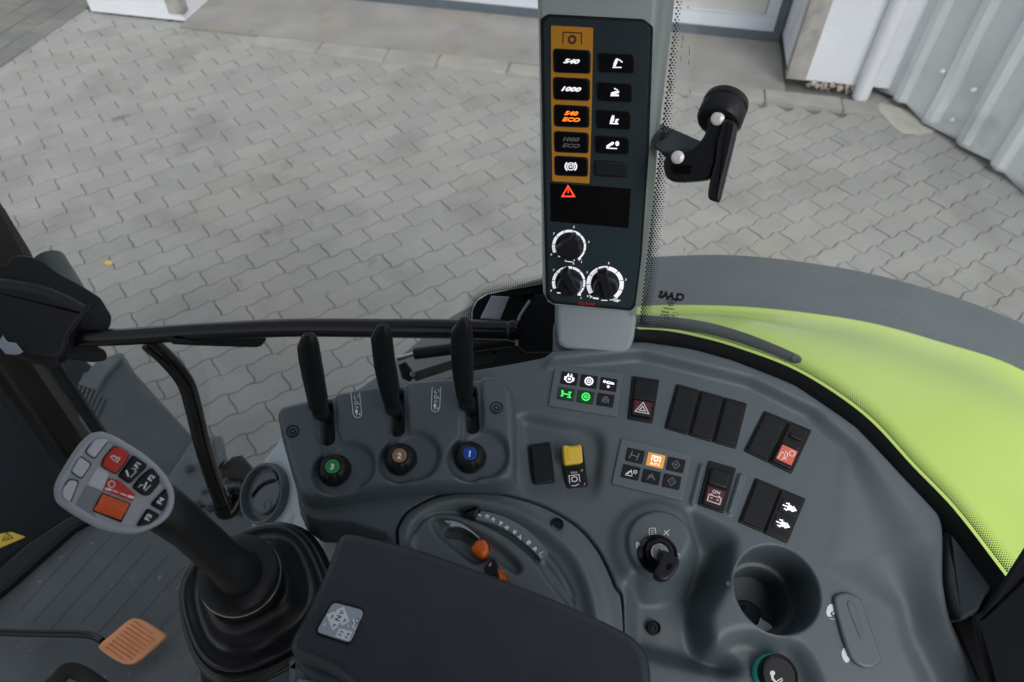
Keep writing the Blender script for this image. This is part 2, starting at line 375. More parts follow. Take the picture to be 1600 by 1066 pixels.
# wavy interlocking pavers laid in half bond
pv = bpy.data.objects.new('pavement', None); COL.objects.link(pv); pv['kind'] = 'structure'
A_ = np.array([.1985, .1305]); LA = np.linalg.norm(A_); ea = A_ / LA; ew = np.array([ea[1], -ea[0]]); WID = .1187
P00 = np.array([-.355, 2.654])
def paver_outline():
    A, Bm, gap = .0080, -.0050, .0021; o = []
    top = lambda s: -A * math.sin(4 * math.pi * s); bot = lambda s: -WID - A * math.sin(4 * math.pi * s)
    for s in np.linspace(0, 1, 13)[:-1]: o.append((s * LA, top(s)))
    for t in np.linspace(0, 1, 5)[:-1]: o.append((LA + Bm * math.sin(2 * math.pi * t), top(1) + (bot(1) - top(1)) * t))
    for s in np.linspace(1, 0, 13)[:-1]: o.append((s * LA, bot(s)))
    for t in np.linspace(1, 0, 5)[:-1]: o.append((Bm * math.sin(2 * math.pi * t), top(0) + (bot(0) - top(0)) * t))
    return inset(np.array(o[::-1]), gap)
po = paver_outline()
def paver_geo(org, mbx, dz=0, tilt=(0, 0)):
    def W(q, z): p = org + ea * q[0] - ew * q[1] * 1.0; return (p[0], p[1], z + dz + tilt[0] * q[0] + tilt[1] * q[1])
    qi = inset(po, .003)
    mbx.ring([[W(q, -.012) for q in po], [W(q, -.002) for q in po], [W(q, 0) for q in qi]], cap0=False)
cells = []
for j in range(-62, 50):
    for i in range(-45, 55):
        org = P00 + A_ * i + (A_ / 2 + ew * WID) * j; c = org + A_ / 2 + ew * WID / 2
        b = np.array([*c, 0]) - BO; ub, vb = b @ BU, b @ BV
        lim = .0 if ub > -2.25 else 1.0
        if ub < -1.96: lim = .19
        if ub < -2.58: lim = .22
        if ub < -3.4: lim = 3
        if ub > 2.3: lim = .2
        if vb > lim + .02: continue
        px = proj((c[0], c[1], 0))
        if px[2] < .5 or not (-400 < px[0] < 2100 and -140 < px[1] < 1500): continue
        # darker paving field far left
        if px[1] < 80 - (px[0] + 8) * .68 and px[0] < 170: continue
        vis = 0 < px[0] < 1600 and 0 < px[1] < 760 and not (px[0] > 830 and px[1] > 470) and not (838 < px[0] < 1040)
        if px[0] > 1040 and px[1] > 400 + max(0, px[0] - 1244) * .3: vis = False
        if px[0] < 400 and px[1] > 420 + max(0, px[0] - 160) * 1.0: vis = False
        cells.append((0 if vis else 1, px[2], org))
cells.sort(key=lambda t: (t[0], t[1]))
mb = MB(); paver_geo(np.array([0.0, 0.0]), mb)
p0 = mb.build('paver', M['paver'], pv); me0 = p0.data
for k, (vz, d, org) in enumerate(cells[:300]):
    o = p0 if k == 0 else bpy.data.objects.new('paver', me0)
    if k: COL.objects.link(o); o.parent = pv
    o.location = (org[0], org[1], random.gauss(0, .0009)); o.rotation_euler = (random.gauss(0, .004), random.gauss(0, .004), random.gauss(0, .004))
mb = MB()
for vz, d, org in cells[300:]: paver_geo(org, mb, random.gauss(0, .0009), (random.gauss(0, .004), random.gauss(0, .004)))
mb.build('paver', M['paver'], pv, kind='stuff')
# darker paving beyond
mb = MB()
c0 = GZ.P(0, 106); c1 = GZ.P(135, 14); dd = nrm(c1 - c0); nn = np.array([-dd[1], dd[0], 0])
for a in range(-8, 16):
    for b_ in range(0, 14):
        x0 = a * .245 + (b_ % 2) * .12; y0 = b_ * .165
        q = [c0 + dd * x + nn * y for x, y in ((x0, y0), (x0 + .238, y0), (x0 + .238, y0 + .158), (x0, y0 + .158))]
        if (q[0] - BO) @ BV > .2 and (q[0] - BO) @ BU > -3.3: continue
        z = .006 + random.gauss(0, .001)
        mb.ring([[p + UPZ * -.01 for p in q], [p + UPZ * z for p in q]], cap0=False)
mb.build('dark_paving', M['dpav'], kind='structure', smooth=False)
# building
UL, UR, VW = -2.58, 1.80, .24
bl = thing('workshop_building', 'white plastered workshop building with a recessed doorway behind the paved yard', 'building', B(0, .3))
def wall_block(u0, u1, v0, v1, z0, z1, m, nm='wall'):
    mb = MB(); mb.box(B((u0 + u1) / 2, (v0 + v1) / 2, (z0 + z1) / 2), BU, (u1 - u0) / 2, BV, (v1 - v0) / 2, UPZ, (z1 - z0) / 2)
    return mb.build(nm, M[m], bl, smooth=False)
wall_block(-3.35, UL, VW, 1.4, .02, 3.4, 'plaster')
wall_block(UR + .01, 3.1, VW, 1.4, .07, 3.4, 'plaster')
wall_block(-3.35, 3.1, 1.45, 1.6, 0, 3.4, 'plaster')
wall_block(UL - .0, UR + .0, VW, 1.4, 2.9, 3.4, 'plaster', 'lintel')
wall_block(-9, -3.36, VW + .9, 1.6, 0, 3.4, 'plaster')
# doorway reveal faces are separate so that the tread plate corners sit proud
for u, s, w_ in ((UL, 1, .11), (UR, -1, .12)):
    mb = MB()
    mb.box(B(u - s * w_ / 2, VW - .004, 1.45), BU, w_ / 2, BV, .003, UPZ, 1.38)
    mb.box(B(u + s * .004, VW + .03, 1.45), BU, .003, BV, .045 , UPZ, 1.38)
    ob = mb.build('corner_guard', M['tread'], bl, smooth=False)
    mb = MB()
    for r in range(0, 60):
        for c in range(4):
            uu = u - s * (.014 + c * .028); zz = .10 + r * .042 + (c % 2) * .021
            if zz > 2.6: continue
            q = .011 * (1 if (r + c) % 2 else -1)
            mb.add([B(uu - .009, VW - .008, zz - q), B(uu - .002, VW - .012, zz + .003), B(uu + .009, VW - .008, zz + q), B(uu + .002, VW - .012, zz - .003)], [(0, 1, 2, 3)])
    mb.build('tread_bump', M['tread'], ob, smooth=False, kind='stuff')
# crumbled plaster foot of the right pier
mb = MB()
for k in range(38):
    u = UR + .1 + random.random() * .42; h = 0; r = .005 + random.random() * .009
    mb.box(B(u, VW - .012 + random.random() * .02, .02 + random.random() * .05), (random.random(), random.random(), .3), r, (-.5, random.random(), .2), r * .7, (0, .2, 1), r * .6)
mb.build('crumbled_plaster', M['rubble'], bl, smooth=False, kind='stuff')
# threshold, kerb
VD = .88
mb = MB(); mb.box(B((UL + UR) / 2, (.155 + 1.4) / 2, .004), BU, (UR - UL) / 2, BV, (1.4 - .155) / 2, UPZ, .014)
thr = mb.build('doorway_floor', M['thresh'], kind='structure', smooth=False)
kb = bpy.data.objects.new('kerb', None); COL.objects.link(kb); kb['kind'] = 'structure'; kb.location = tuple(B(0, .07))
u = -1.96
while u < 2.35:
    L = random.choice((.38, .5, .5, .24)); L = min(L, 2.4 - u)
    mb = MB(); z = .022 + random.gauss(0, .003)
    pl = Plane(B(0, 0, 0), UPZ); 
    q = [B(u + .003, .0), B(u + L - .003, .0), B(u + L - .003, .15), B(u + .003, .15)]
    uvq = [((p - pl.p) @ pl.u, (p - pl.p) @ pl.v) for p in q]
    mb.prism_uv(pl, roundp(uvq, .006, 2), -.03, z, .008, 2); mb.build('kerb_stone', M['kerb'], kb)
    u += L
# door
dr = thing('workshop_door', 'pale grey panelled workshop door at the back of the recess', 'door', B(-.3, VD + .05))
def dbox(u0, u1, v0, v1, z0, z1, m, nm, par=None):
    mb = MB(); mb.box(B((u0 + u1) / 2, (v0 + v1) / 2, (z0 + z1) / 2), BU, (u1 - u0) / 2, BV, (v1 - v0) / 2, UPZ, (z1 - z0) / 2)
    return mb.build(nm, M[m], par or dr, smooth=False)
dbox(-2.5, UR - .03, VD - .012, VD + .03, .019, .085, 'doord', 'bottom_seal')
for (a, b_) in ((-2.5, -1.05), (-1.03, .42), (.44, UR - .06)):
    dbox(a, b_, VD, VD + .04, .085, .19, 'doorf', 'bottom_rail'); dbox(a + .11, b_ - .09, VD + .012, VD + .03, .2, 2.5, 'doorp', 'door_panel')
    dbox(a, a + .105, VD + .001, VD + .04, .192, 2.6, 'doorf', 'stile'); dbox(b_ - .085, b_, VD + .001, VD + .04, .192, 2.6, 'doorf', 'stile')
    dbox(a + .105, b_ - .085, VD - .006, VD + .01, .192, .2, 'doorf', 'moulding')
dbox(UR - .055, UR - .005, VD - .01, VD + .05, .019, 2.6, 'doord', 'jamb_seal')
# downpipe
px = GZ.P(1342, 150) - BV * .03; dp = thing('downpipe', 'white downpipe running down the corner between plaster wall and corrugated sheet', 'downpipe', px)
mb = MB(); mb.tube([px + UPZ * z for z in (.005, .3, 1.2, 3.3)], .052, 24); mb.build('pipe', M['pipe'], dp)
mb = MB(); mb.tube([px + UPZ * z for z in (1.9, 1.93)], .057, 24); mb.build('pipe_clip', M['steel'], dp)
# corrugated wall
c0 = GZ.P(1374, 148); c1 = GZ.P(1600, 303); cdv = nrm(c1 - c0); cn = np.array([cdv[1], -cdv[0], 0]);
if cn @ (CC - c0) < 0: cn = -cn
cw = thing('corrugated_wall', 'pale grey corrugated sheet metal wall dented near its foot at the right', 'wall', c0)
prof = []; t = -.05; 
while t < 3.2: prof += [(t, 0), (t + .155, 0), (t + .180, .022), (t + .225, .022), (t + .265, 0)]; t += .265
rings = []
zs = [.03, .06, .12, .18, .25, .33, .42, .52, .62, .75, .9, 1.2, 1.8, 3.2]
for z in zs:
    row = []
    for (s, d) in prof:
        dent = .05 * math.exp(-((s - .52) / .10) ** 2 - ((z - .30) / .16) ** 2) + .03 * math.exp(-((s - .60) / .06) ** 2 - ((z - .05) / .08) ** 2)
        zz = z + (.018 * math.sin(s * 9) + .01 * math.sin(s * 31) if z == .03 else 0)
        row.append(c0 + cdv * s + cn * (d - dent) + UPZ * zz)
    rings.append(row)
mb = MB(); mb.ring(rings, closed=False, cap0=False, cap1=False); ob = mb.build('sheet', M['corr'], cw, sharp=20)
mod = ob.modifiers.new('thick', 'SOLIDIFY'); mod.thickness = .004
for (x, y) in ((1476, 111), (1524, 140), (1490, 187)):
    d = ray(x, y); t = ((c0 - CC) @ cn) / (d @ cn); p = CC + d * t
    mb = MB(); mb.lathe(p + cn * .03, cn, [(.014, -.03), (.013, .002), (.007, .004), (.006, .008), (.003, .009)], 10); mb.build('bolt', M['corr'], cw)
# dark box added behind the sheet, standing in for the shadow gap at its base
mb = MB(); mb.box(c0 + cdv * 1.6 - cn * .12 + UPZ * 1.6, cdv, 1.75, cn, .03, UPZ, 1.6); mb.build('shadow_gap_backing', M['post'], cw, smooth=False)
# concrete patch in the paving
pq = [(1369, 168), (1374, 160), (1400, 166), (1450, 184), (1466, 198), (1458, 206), (1436, 209), (1410, 207), (1398, 200)]
mb = MB(); mb.prism(GZ, pq, -.004, .006, .003, 1, rnd=.02); tag(mb.build('concrete_patch', M['patch']), 'pale rough concrete patch in the paving at the foot of the corrugated wall', 'concrete patch')
p = GZ.P(168.5, 410, .004); pl = Plane(p, (.1, -.15, 1)); mb = MB()
mb.prism(pl, [(162, 411), (167, 407), (175, 408), (177, 411), (171, 414), (165, 413)], 0, .002); tag(mb.build('fallen_leaf', M['leaf']), 'small yellow leaf lying on the pavers beyond the door rail', 'leaf')
# ================================================================== TRACTOR OUTSIDE: fender
fd = thing('rear_fender', 'lime green tractor fender with wide dusty grey rubber extension below the side window', 'fender', at(1300, 520, 1.05))
cols = [((560, 610, .98), (600, 690, 1.1), (640, 760, 1.2)), ((600, 580, 1.10), (640, 640, 1.26), (700, 700, 1.36)), ((690, 505, 1.22), (740, 560, 1.38), (780, 640, 1.48)),
 ((780, 458, 1.30), (820, 515, 1.46), (850, 620, 1.55)), ((870, 428, 1.36), (900, 492, 1.50), (930, 600, 1.58)),
 ((950, 409, 1.39), (970, 483, 1.52), (985, 600, 1.60)), ((1050, 400, 1.41), (1050, 479, 1.53), (1050, 620, 1.61)), ((1150, 399, 1.42), (1150, 481, 1.535), (1120, 640, 1.615)),
 ((1250, 409, 1.43), (1250, 490, 1.54), (1200, 680, 1.62)), ((1366, 429, 1.43), (1360, 507, 1.54), (1280, 740, 1.62)), ((1488, 463, 1.43), (1470, 537, 1.54), (1360, 820, 1.62)),
 ((1600, 507, 1.43), (1580, 573, 1.54), (1450, 900, 1.62)), ((1720, 570, 1.42), (1690, 640, 1.53), (1520, 980, 1.61)), ((1860, 680, 1.41), (1820, 740, 1.52), (1600, 1050, 1.60))]
co = catmull([atz(*c[0]) for c in cols], 6); cb = catmull([atz(*c[1]) for c in cols], 6); ci = catmull([atz(*c[2]) for c in cols], 6)
def patch(rows, nm, m, par, thick, nseg=10, sharp=60):
    n = len(rows[0]); rr = []
    for i in range(n): rr.append(catmull([r[i] for r in rows], nseg))
    mb = MB(); mb.ring([[rr[i][j] for i in range(n)] for j in range(len(rr[0]))], closed=False, cap0=False, cap1=False)
    ob = mb.build(nm, M[m], par, sharp=sharp); md = ob.modifiers.new('t', 'SOLIDIFY'); md.thickness = thick; md.offset = -1; return ob
down = lambda c, a, dz: [p + (p - q) * a + UPZ * dz for p, q in zip(c, cb)]
lip = [p + (p - q) * .08 - UPZ * .05 for p, q in zip(co, cb)]
lo2 = [p * .5 + q * .5 + UPZ * .012 for p, q in zip(co, cb)]
cb2 = [p + (q - p) * .06 - UPZ * .006 for p, q in zip(cb, ci)]
cr = [p + (q - p) * .10 + UPZ * (.004) for p, q in zip(cb, ci)]
crest = []
for k, (p, q) in enumerate(zip(cb, ci)):
    f = k / (len(cb) - 1); crest.append(p + (q - p) * .42 + UPZ * (.030 + .018 * math.exp(-((f - .52) / .12) ** 2)))
patch([lip, co, lo2, cb2][::-1], 'rubber_extension', 'fend', fd, .004)
patch([x_[24:] for x_ in (ci, crest, cr, [a + UPZ * .004 for a in cb])], 'green_panel', 'lime', fd, .005)
# ================================================================== CAB: side console
CP = Plane(at(1100, 650, .70), (0, -math.sin(math.radians(12)), math.cos(math.radians(12))))
def cuv(pts, h=0): return [CP.uv(x, y, h) for x, y in pts]
con = thing('side_console', 'curved slate grey right hand side console with raised lever housing and cup holder', 'console', CP.P(1050, 750))
RIMH = .012
rim_out = cuv([(860, 545), (1000, 529), (1080, 540), (1146, 558), (1244, 597), (1341, 663), (1415, 741), (1473, 803), (1480, 837), (1480, 906), (1492, 968), (1540, 1066), (1580, 1150)], RIMH)
rim_in = cuv([(850, 566), (1000, 550), (1049, 560), (1171, 589), (1273, 638), (1341, 692), (1380, 741), (1430, 800), (1462, 850), (1466, 923), (1483, 985), (1525, 1066), (1560, 1150)], RIMH)
L1 = cuv([(850, 572), (1000, 560), (1049, 572), (1171, 604), (1262, 650), (1312, 710), (1305, 820), (1281, 889), (1388, 955), (1400, 1009), (1428, 1066), (1460, 1150)], 0)
main_left = cuv([(1300, 1200), (900, 1180), (640, 950), (622, 866), (600, 836), (585, 832), (543, 820), (492, 817), (474, 806), (462, 780), (452, 720), (480, 660), (640, 603), (700, 585), (740, 575), (800, 565)], 0)
outline = [np.array(p) for p in catmull(rim_out, 4)] + [np.array(p) for p in main_left]
dome_px = [(620, 827), (637, 800), (675, 779), (705, 771), (737, 769), (770, 770), (800, 775), (850, 791), (900, 820), (932, 855), (952, 892), (962, 917), (972, 932), (976, 977), (976, 1040), (800, 1060), (640, 960), (622, 860)]
dome = catmull(cuv(dome_px[:-4]), 4) + [np.array(p) for p in cuv(dome_px[-4:])]
mod_px = [(427, 646), (436, 631), (484, 620), (516, 612), (588, 599), (630, 593), (702, 587), (771, 584), (791, 590), (803, 608), (807, 660), (808, 735), (803, 750), (785, 757), (690, 759), (600, 764), (510, 778), (480, 782), (463, 771), (449, 733), (431, 667)]
MODH = .026
modo = roundp(cuv(mod_px, MODH), .004, 3)
boss_c = CP.uv(1029, 856, 0); cup_c = CP.uv(1214, 920, 0)
cup_r = abs(CP.uv(1279, 924, 0)[0] - cup_c[0])
def poly(px, h=0): return catmull(cuv(px, h), 4, closed=True)
pocket = poly([(985, 930), (990, 905), (1020, 912), (1062, 890), (1083, 850), (1075, 806), (1098, 812), (1141, 838), (1143, 870), (1135, 905), (1118, 935), (1106, 960), (1108, 990), (1120, 1015), (1150, 1030), (1160, 1044), (1120, 1050), (1060, 1037), (1017, 1026), (985, 1010)])
pocket2 = poly([(1128, 1000), (1165, 985), (1205, 992), (1245, 1004), (1270, 1035), (1285, 1075), (1300, 1150), (1120, 1150), (1112, 1050)])
deepA = CP.uv(1100, 900, 0); deepB = CP.uv(1140, 1025, 0)
recess = poly([(812, 648), (870, 655), (928, 668), (944, 690), (942, 730), (930, 790), (880, 800), (820, 775), (812, 740), (810, 690)])
def deck(U, V, st):
    # signed measures
    so = sdf(U, V, outline); H = np.zeros_like(U)
    do, di, d1 = dline(U, V, rim_out), dline(U, V, rim_in), dline(U, V, L1)
    rp = sdf(U, V, [*rim_in, *rim_out[::-1]]); wp = sdf(U, V, [*L1, *rim_in[::-1]])
    f = ss(V, CP.uv(1300, 760, 0)[1] * 1.0, CP.uv(1300, 980, 0)[1]) if False else np.clip((CP.uv(1300, 640, 0)[1] - V) / .2, 0, 1)
    rh = RIMH + 0 * f
    H = np.where(rp > 0, rh, H)
    H = np.where(wp > 0, rh * d1 / (d1 + di + 1e-9) - .012 * f * np.sin(np.pi * np.clip(d1 / (d1 + di + 1e-9), 0, 1)) ** 2, H)
    H -= .011 * ss(sdf(U, V, recess), -.001, .006) * ss(V, CP.uv(880, 790, 0)[1], CP.uv(880, 730, 0)[1])
    # mounds around key and cup
    rb = np.hypot(U - boss_c[0], V - boss_c[1]); H += .007 * ss(-rb, -.046, -.036)
    pk = sdf(U, V, pocket); rc = np.hypot(U - cup_c[0], V - cup_c[1])
    dp = .030 + .020 * np.exp(-((U - deepA[0]) ** 2 + (V - deepA[1]) ** 2) / .028 ** 2) + .02 * np.exp(-((U - deepB[0]) ** 2 + (V - deepB[1]) ** 2) / .03 ** 2)
    H -= dp * ss(pk, -.006, .013)
    H -= .016 * ss(sdf(U, V, pocket2), -.004, .012) * (1 - ss(pk, -.003, .011))
    H = blur(H, .0026 / st)
    H += .007 * ss(-rb, -.0315, -.0285)                      # raised key boss
    # ridges that guard the battery switch
    for a, b in (((1096, 730), (1082, 786)), ((1157, 745), (1140, 800))):
        H += .0035 * ss(-dline(U, V, cuv([a, b])), -.0034, -.0012)
    # cup
    cup = ss(-rc, -cup_r - .0012, -cup_r + .0025)
    step = ss(-rc, -cup_r + .0075, -cup_r + .0095)
    H = H * (1 - cup) + cup * (-.052 - .034 * step)
    H += .0012 * np.exp(-((rc - cup_r + .009) / .0012) ** 2)
    # seat for the dial housing and soft outer edge
    dm = sdf(U, V, dome); H -= .016 * ss(dm, -.0006, .0006)
    H -= .045 * (1 - ss(so, -.007, .0035))
    return blur(H, .0006 / st), so > -.0075
uvs = np.array(outline)
heightfield('deck', CP, uvs[:, 0].min() - .01, uvs[:, 0].max() + .01, CP.uv(1000, 1110, 0)[1], uvs[:, 1].max() + .012, .00115, deck, M['slate'], con)
# lever housing
knob_px = [(524, 736), (627, 719), (735, 716)]
slot_px = [((508, 640), (510, 682)), ((620, 622), (620, 668)), ((735, 618), (738, 664))]
def housing(U, V, st):
    s = sdf(U, V, modo); H = np.full_like(U, MODH)
    H += .004 * ss(V, CP.uv(620, 700, MODH)[1], CP.uv(620, 600, MODH)[1])
    for (kx, ky), (a, b) in zip(knob_px, slot_px):
        k = CP.uv(kx, ky, MODH); k2 = CP.uv(kx + 20, ky - 8, MODH)
        r1 = np.hypot(U - k[0], V - k[1]); r2 = np.hypot(U - k2[0], V - k2[1])
        dish = np.maximum(ss(-r1, -.0225, -.0185), ss(-r2, -.0265, -.020))
        sl = cuv([(a[0], a[1] - 60), (b[0], b[1] - 10), (kx, ky - 20)], MODH)
        ch = ss(-dline(U, V, sl), -.0118, -.0082)
        H -= np.maximum(.008 * dish, .006 * ch)
    H = blur(H, .0011 / st)
    for (a, b) in slot_px:
        sl = cuv([(a[0], a[1] - 8), b], MODH); H -= .020 * ss(-dline(U, V, sl), -.0062, -.0050)
    H -= .007 * ss(s, .0095, .0005) ** 1.5
    H -= .030 * ss(s, .0035, -.0035)
    return blur(H, .0006 / st), s > -.0036
mm = np.array(modo)
heightfield('lever_housing', CP, mm[:, 0].min() - .006, mm[:, 0].max() + .006, mm[:, 1].min() - .006, mm[:, 1].max() + .006, .0008, housing, M['slate2'], con)
# dial housing
ringl = catmull(cuv([(632, 848), (642, 818), (672, 795), (705, 786), (745, 786), (800, 800), (850, 828), (893, 866), (917, 910), (930, 960), (934, 1000)]), 4)
body = poly([(656, 822), (672, 809), (695, 803), (722, 806), (750, 816), (778, 830), (808, 850), (838, 878), (868, 920), (890, 960), (800, 1000), (700, 900), (640, 860)])
bowl = poly([(676, 812), (700, 812), (732, 824), (768, 844), (798, 867), (815, 888), (808, 899), (788, 888), (768, 874), (752, 882), (735, 880), (712, 862), (682, 836)])
slot = catmull(cuv([(702, 831), (722, 834), (744, 846), (756, 856)]), 4)
def dial(U, V, st):
    s = sdf(U, V, dome); H = np.zeros_like(U) + .001
    dr_ = dline(U, V, ringl); inn = sdf(U, V, [*ringl, *cuv([(800, 1060), (660, 960)])])
    H += .006 * np.exp(-(dr_ / .0075) ** 2) - .005 * ss(inn, 0, .010)
    b = sdf(U, V, body); H += .008 * ss(b, -.002, .003)
    H -= .009 * ss(sdf(U, V, bowl), -.0015, .004)
    for k in range(3):
        g0 = catmull(cuv([(856 - k * 4, 866 + k * 14), (876 - k * 3, 892 + k * 14), (896, 930 + k * 12)]), 4)
        H -= .0025 * ss(-dline(U, V, g0), -.0024, -.0008)
    H = blur(H, .0009 / st)
    H -= .009 * ss(-dline(U, V, slot), -.0046, -.0036)
    H -= .012 * ss(s, .0022, -.0006)
    return blur(H, .0005 / st), s > -.0008
dd_ = np.array(dome)
heightfield('dial_housing', CP, dd_[:, 0].min() - .003, dd_[:, 0].max() + .003, CP.uv(800, 1000)[1], dd_[:, 1].max() + .003, .0007, dial, M['dial'], con)
# inside body of the console down to the floor
mb = MB(); q = inset(np.array([p for p in outline[::2]])[::-1] if area2(outline) < 0 else np.array(outline[::2]), .012)
mb.ring([[CP.W(a, b, -.075) - UPZ * .6 for a, b in q], [CP.W(a, b, -.085) for a, b in q]]); mb.build('console_body', M['slate2'], con, smooth=False)
# screws
def screw(pl, x, y, h, par):
    c = pl.P(x, y, h); mb = MB(); mb.lathe(c, pl.n, [(.0062, -.004), (.0062, .0006), (.0052, .0011), (.0048, -.0012), (.0030, -.0012), (.0030, .0002), (.0016, .0002), (.0014, -.001)], 20)
    mb.build('screw', M['blk'], par)
screw(CP, 457, 674, MODH + .0006, con); screw(CP, 776, 637, MODH + .003, con); screw(CP, 870.5, 820, .0040, con); screw(CP, 1022, 981, -.026, con)
mb = MB(); mb.tube([CP.P(1138, 912, -.004), CP.P(1138, 912, 0)], .002, 10); mb.build('plug', M['slate2'], con)
# printed lever pictograms on the housing
def lever_print(cx, cy, sx, tilt):
    h = MODH + .0044; mb = MB(); pl = CP.off(h)
    T = lambda x, y: (cx + x * sx + (y) * tilt, cy + y)
    mb.stroke(pl, [T(-7, -19), T(-7, 13), T(-5, 18), T(0, 20), T(5, 18), T(7, 13), T(7, -19)], .9, 0)
    mb.stroke(pl, [T(-1, -15), T(-3, -12), T(-1, -9), T(1, -11)], .9, 1e-5); mb.stroke(pl, [T(3, -16), T(5, -12)], .8, 1e-5)
    mb.stroke(pl, ellipse(*T(-.5, -3.5), 2.2, 3, 8), .9, 1e-5, True); mb.stroke(pl, [T(3, -3), T(5, -1)], 1.4, 1e-5)
    mb.stroke(pl, [T(-3, 2), T(3, 5), T(-3, 5), T(3, 2)], .9, 2e-5)
    mb.fill(pl, ellipse(*T(-1, 10), 2.3, 3.4, 10), 1e-5); mb.stroke(pl, [T(-1, 13), T(-1, 16)], 1.4, 2e-5); mb.fill(pl, ellipse(*T(3.6, 14), 1.3, 1.6, 8), 1e-5)
    mb.build('pictogram', M['white'], con, smooth=False)
lever_print(557, 633, .95, .10); lever_print(681, 624, .95, -.05)
# hydraulic levers
LN = [('black spool valve lever with ribbed grip above the green knob marked 3, leftmost lever', [(479, 523), (464, 537), (468, 567), (483, 633), (491, 643)], [(497, 534), (505, 579), (512, 624), (510, 643)], (508, 650)),
      ('black spool valve lever with ribbed grip above the brown knob marked 2, middle lever', [(594, 508), (579, 524), (585, 576), (598, 625), (606, 636)], [(612, 521), (618, 570), (625, 609), (622, 635)], (619, 645)),
      ('black spool valve lever with ribbed grip above the blue knob marked 1, nearest the pillar', [(721, 499), (703.5, 518), (705, 570), (713, 618), (722, 628)], [(738, 511), (740.5, 570), (739.5, 615), (735, 628)], (735, 640))]
for k, (lab, Lp, Rp, base) in enumerate(LN):
    b = CP.P(base[0], base[1], .008); t = thing('spool_lever', lab, 'lever', b, 'spool valve levers on the lever housing')
    yb = Lp[-1][1]; bot = CP.P((Lp[-1][0] + Rp[-1][0]) / 2, yb, .050); db = proj(bot)[2]
    yt = Lp[0][1]; dt = db - .072
    ys = [yt - 1, yt + 3, yt + 9, yt + 18, yt + 35, yt + 60, yt + 85, yt + 102, yb - 10, yb - 1, yb + 3]
    lx = lambda y: np.interp(y, [p[1] for p in Lp], [p[0] for p in Lp]); rx = lambda y: np.interp(y, [p[1] for p in Rp], [p[0] for p in Rp])
    rings = []
    for j, y in enumerate(ys):
        yy = max(y, yt + 12); l_, r_ = lx(yy), rx(yy); cx = (l_ + r_) / 2; hw = (r_ - l_) / 2
        sc = {0: .35, 1: .68, 2: .90, 3: 1.0}.get(j, 1.0)
        if j == len(ys) - 1: sc = .6
        d = db + (dt - db) * (yb - y) / (yb - yt); c = at(cx, y, d); rw = hw * d / F * sc; e = nrm(_X); up_l = nrm(at(lx(yt + 40), yt + 30, dt + .02) - bot); f = nrm(np.cross(e, up_l)); e = np.cross(up_l, f)
        g_ = []
        for s_ in range(20):
            a = s_ / 20 * 2 * math.pi; x, z = math.cos(a), math.sin(a); q = (abs(x) ** 3 + abs(z) ** 3) ** (-1 / 3)
            g_.append(c + e * x * q * rw + f * z * q * (rw * .78))
        rings.append(g_)
    mb = MB(); mb.ring(rings); grip = mb.build('grip', M['blk'], t, sharp=60)
    mb = MB()
    for dy in (18, 30, 42):   # grip ribs
        y = yt + dy; d = db + (dt - db) * (yb - y) / (yb - yt); cx = (lx(max(y, yt + 12)) + rx(max(y, yt + 12))) / 2; hw = .0062
        c = at(cx, y, d); tow = nrm(CC - c); rw = (rx(y) - lx(y)) / 2 * d / F * .78
        fr_ = f if f @ tow > 0 else -f
        mb.tube([c + fr_ * (rw * 1.0) + e * s_ * hw - fr_ * (abs(s_) ** 2) * .0012 for s_ in np.linspace(-1, 1, 7)], .0009, 6)
    mb.build('rib', M['blk'], grip)
    mb = MB(); top = at((lx(yb) + rx(yb)) / 2 + .5, yb - 6, db); mb.tube([top, top * .45 + b * .55, b - CP.n * .02], [.0062, .0052, .0045], 14); mb.build('stem', M['dsteel'], t)
    mb = MB(); mb.lathe(bot + (top - b) * .02, nrm(top - b), [(.0072, -.012), (.0078, -.008), (.0078, 0), (.0068, .004)], 18); mb.build('collar', M['blk'], t)
# flow knobs with coloured number badges
for (kx, ky), dg, cm, nm in zip(knob_px, '321', ('green', 'brown', 'blue'), ('green', 'brown', 'blue')):
    c = CP.P(kx, ky, MODH - .008); t = thing('flow_knob', f'black fluted rotary knob with {nm} badge marked {dg} in the lever housing', 'knob', c, 'flow knobs with number badges')
    ax = nrm(CP.n * 1 + nrm(CC - c) * .25)
    mb = MB(); mb.lathe(c, ax, [(.0152, -.002), (.0152, .0015), (.0142, .0022)], 32); mb.build('base_ring', M['blk'], t)
    mb = MB(); u_ = nrm(_X - ax * (_X @ ax)); v_ = np.cross(ax, u_); rings = []
    for r, h in ((.0132, .0), (.0130, .010), (.0118, .0135), (.0085, .0155), (.0078, .0152)):
        rings.append([c + ax * h + (u_ * math.cos(a) + v_ * math.sin(a)) * r * (1 - .09 * max(0, math.cos(6 * a)) ** 3) for a in np.linspace(0, 2 * math.pi, 73)[:-1]])
    mb.ring(rings); mb.build('cap', M['blk'], t, sharp=50)
    bp = Plane(c + ax * .0158, ax); px_, py_, _ = proj(c + ax * .0155 - nrm(_Y) * .001)
    mb = MB(); mb.lathe(c + ax * .0145, ax, [(.0066, 0), (.0066, .0013), (.0061, .0017)], 28); bd = mb.build('badge', M[cm], t)
    mb = MB(); mb.text(bp.off(.0006), dg, px_, py_, 10, -6, 0, .05); mb.build('digit', M['white'], bd, smooth=False)
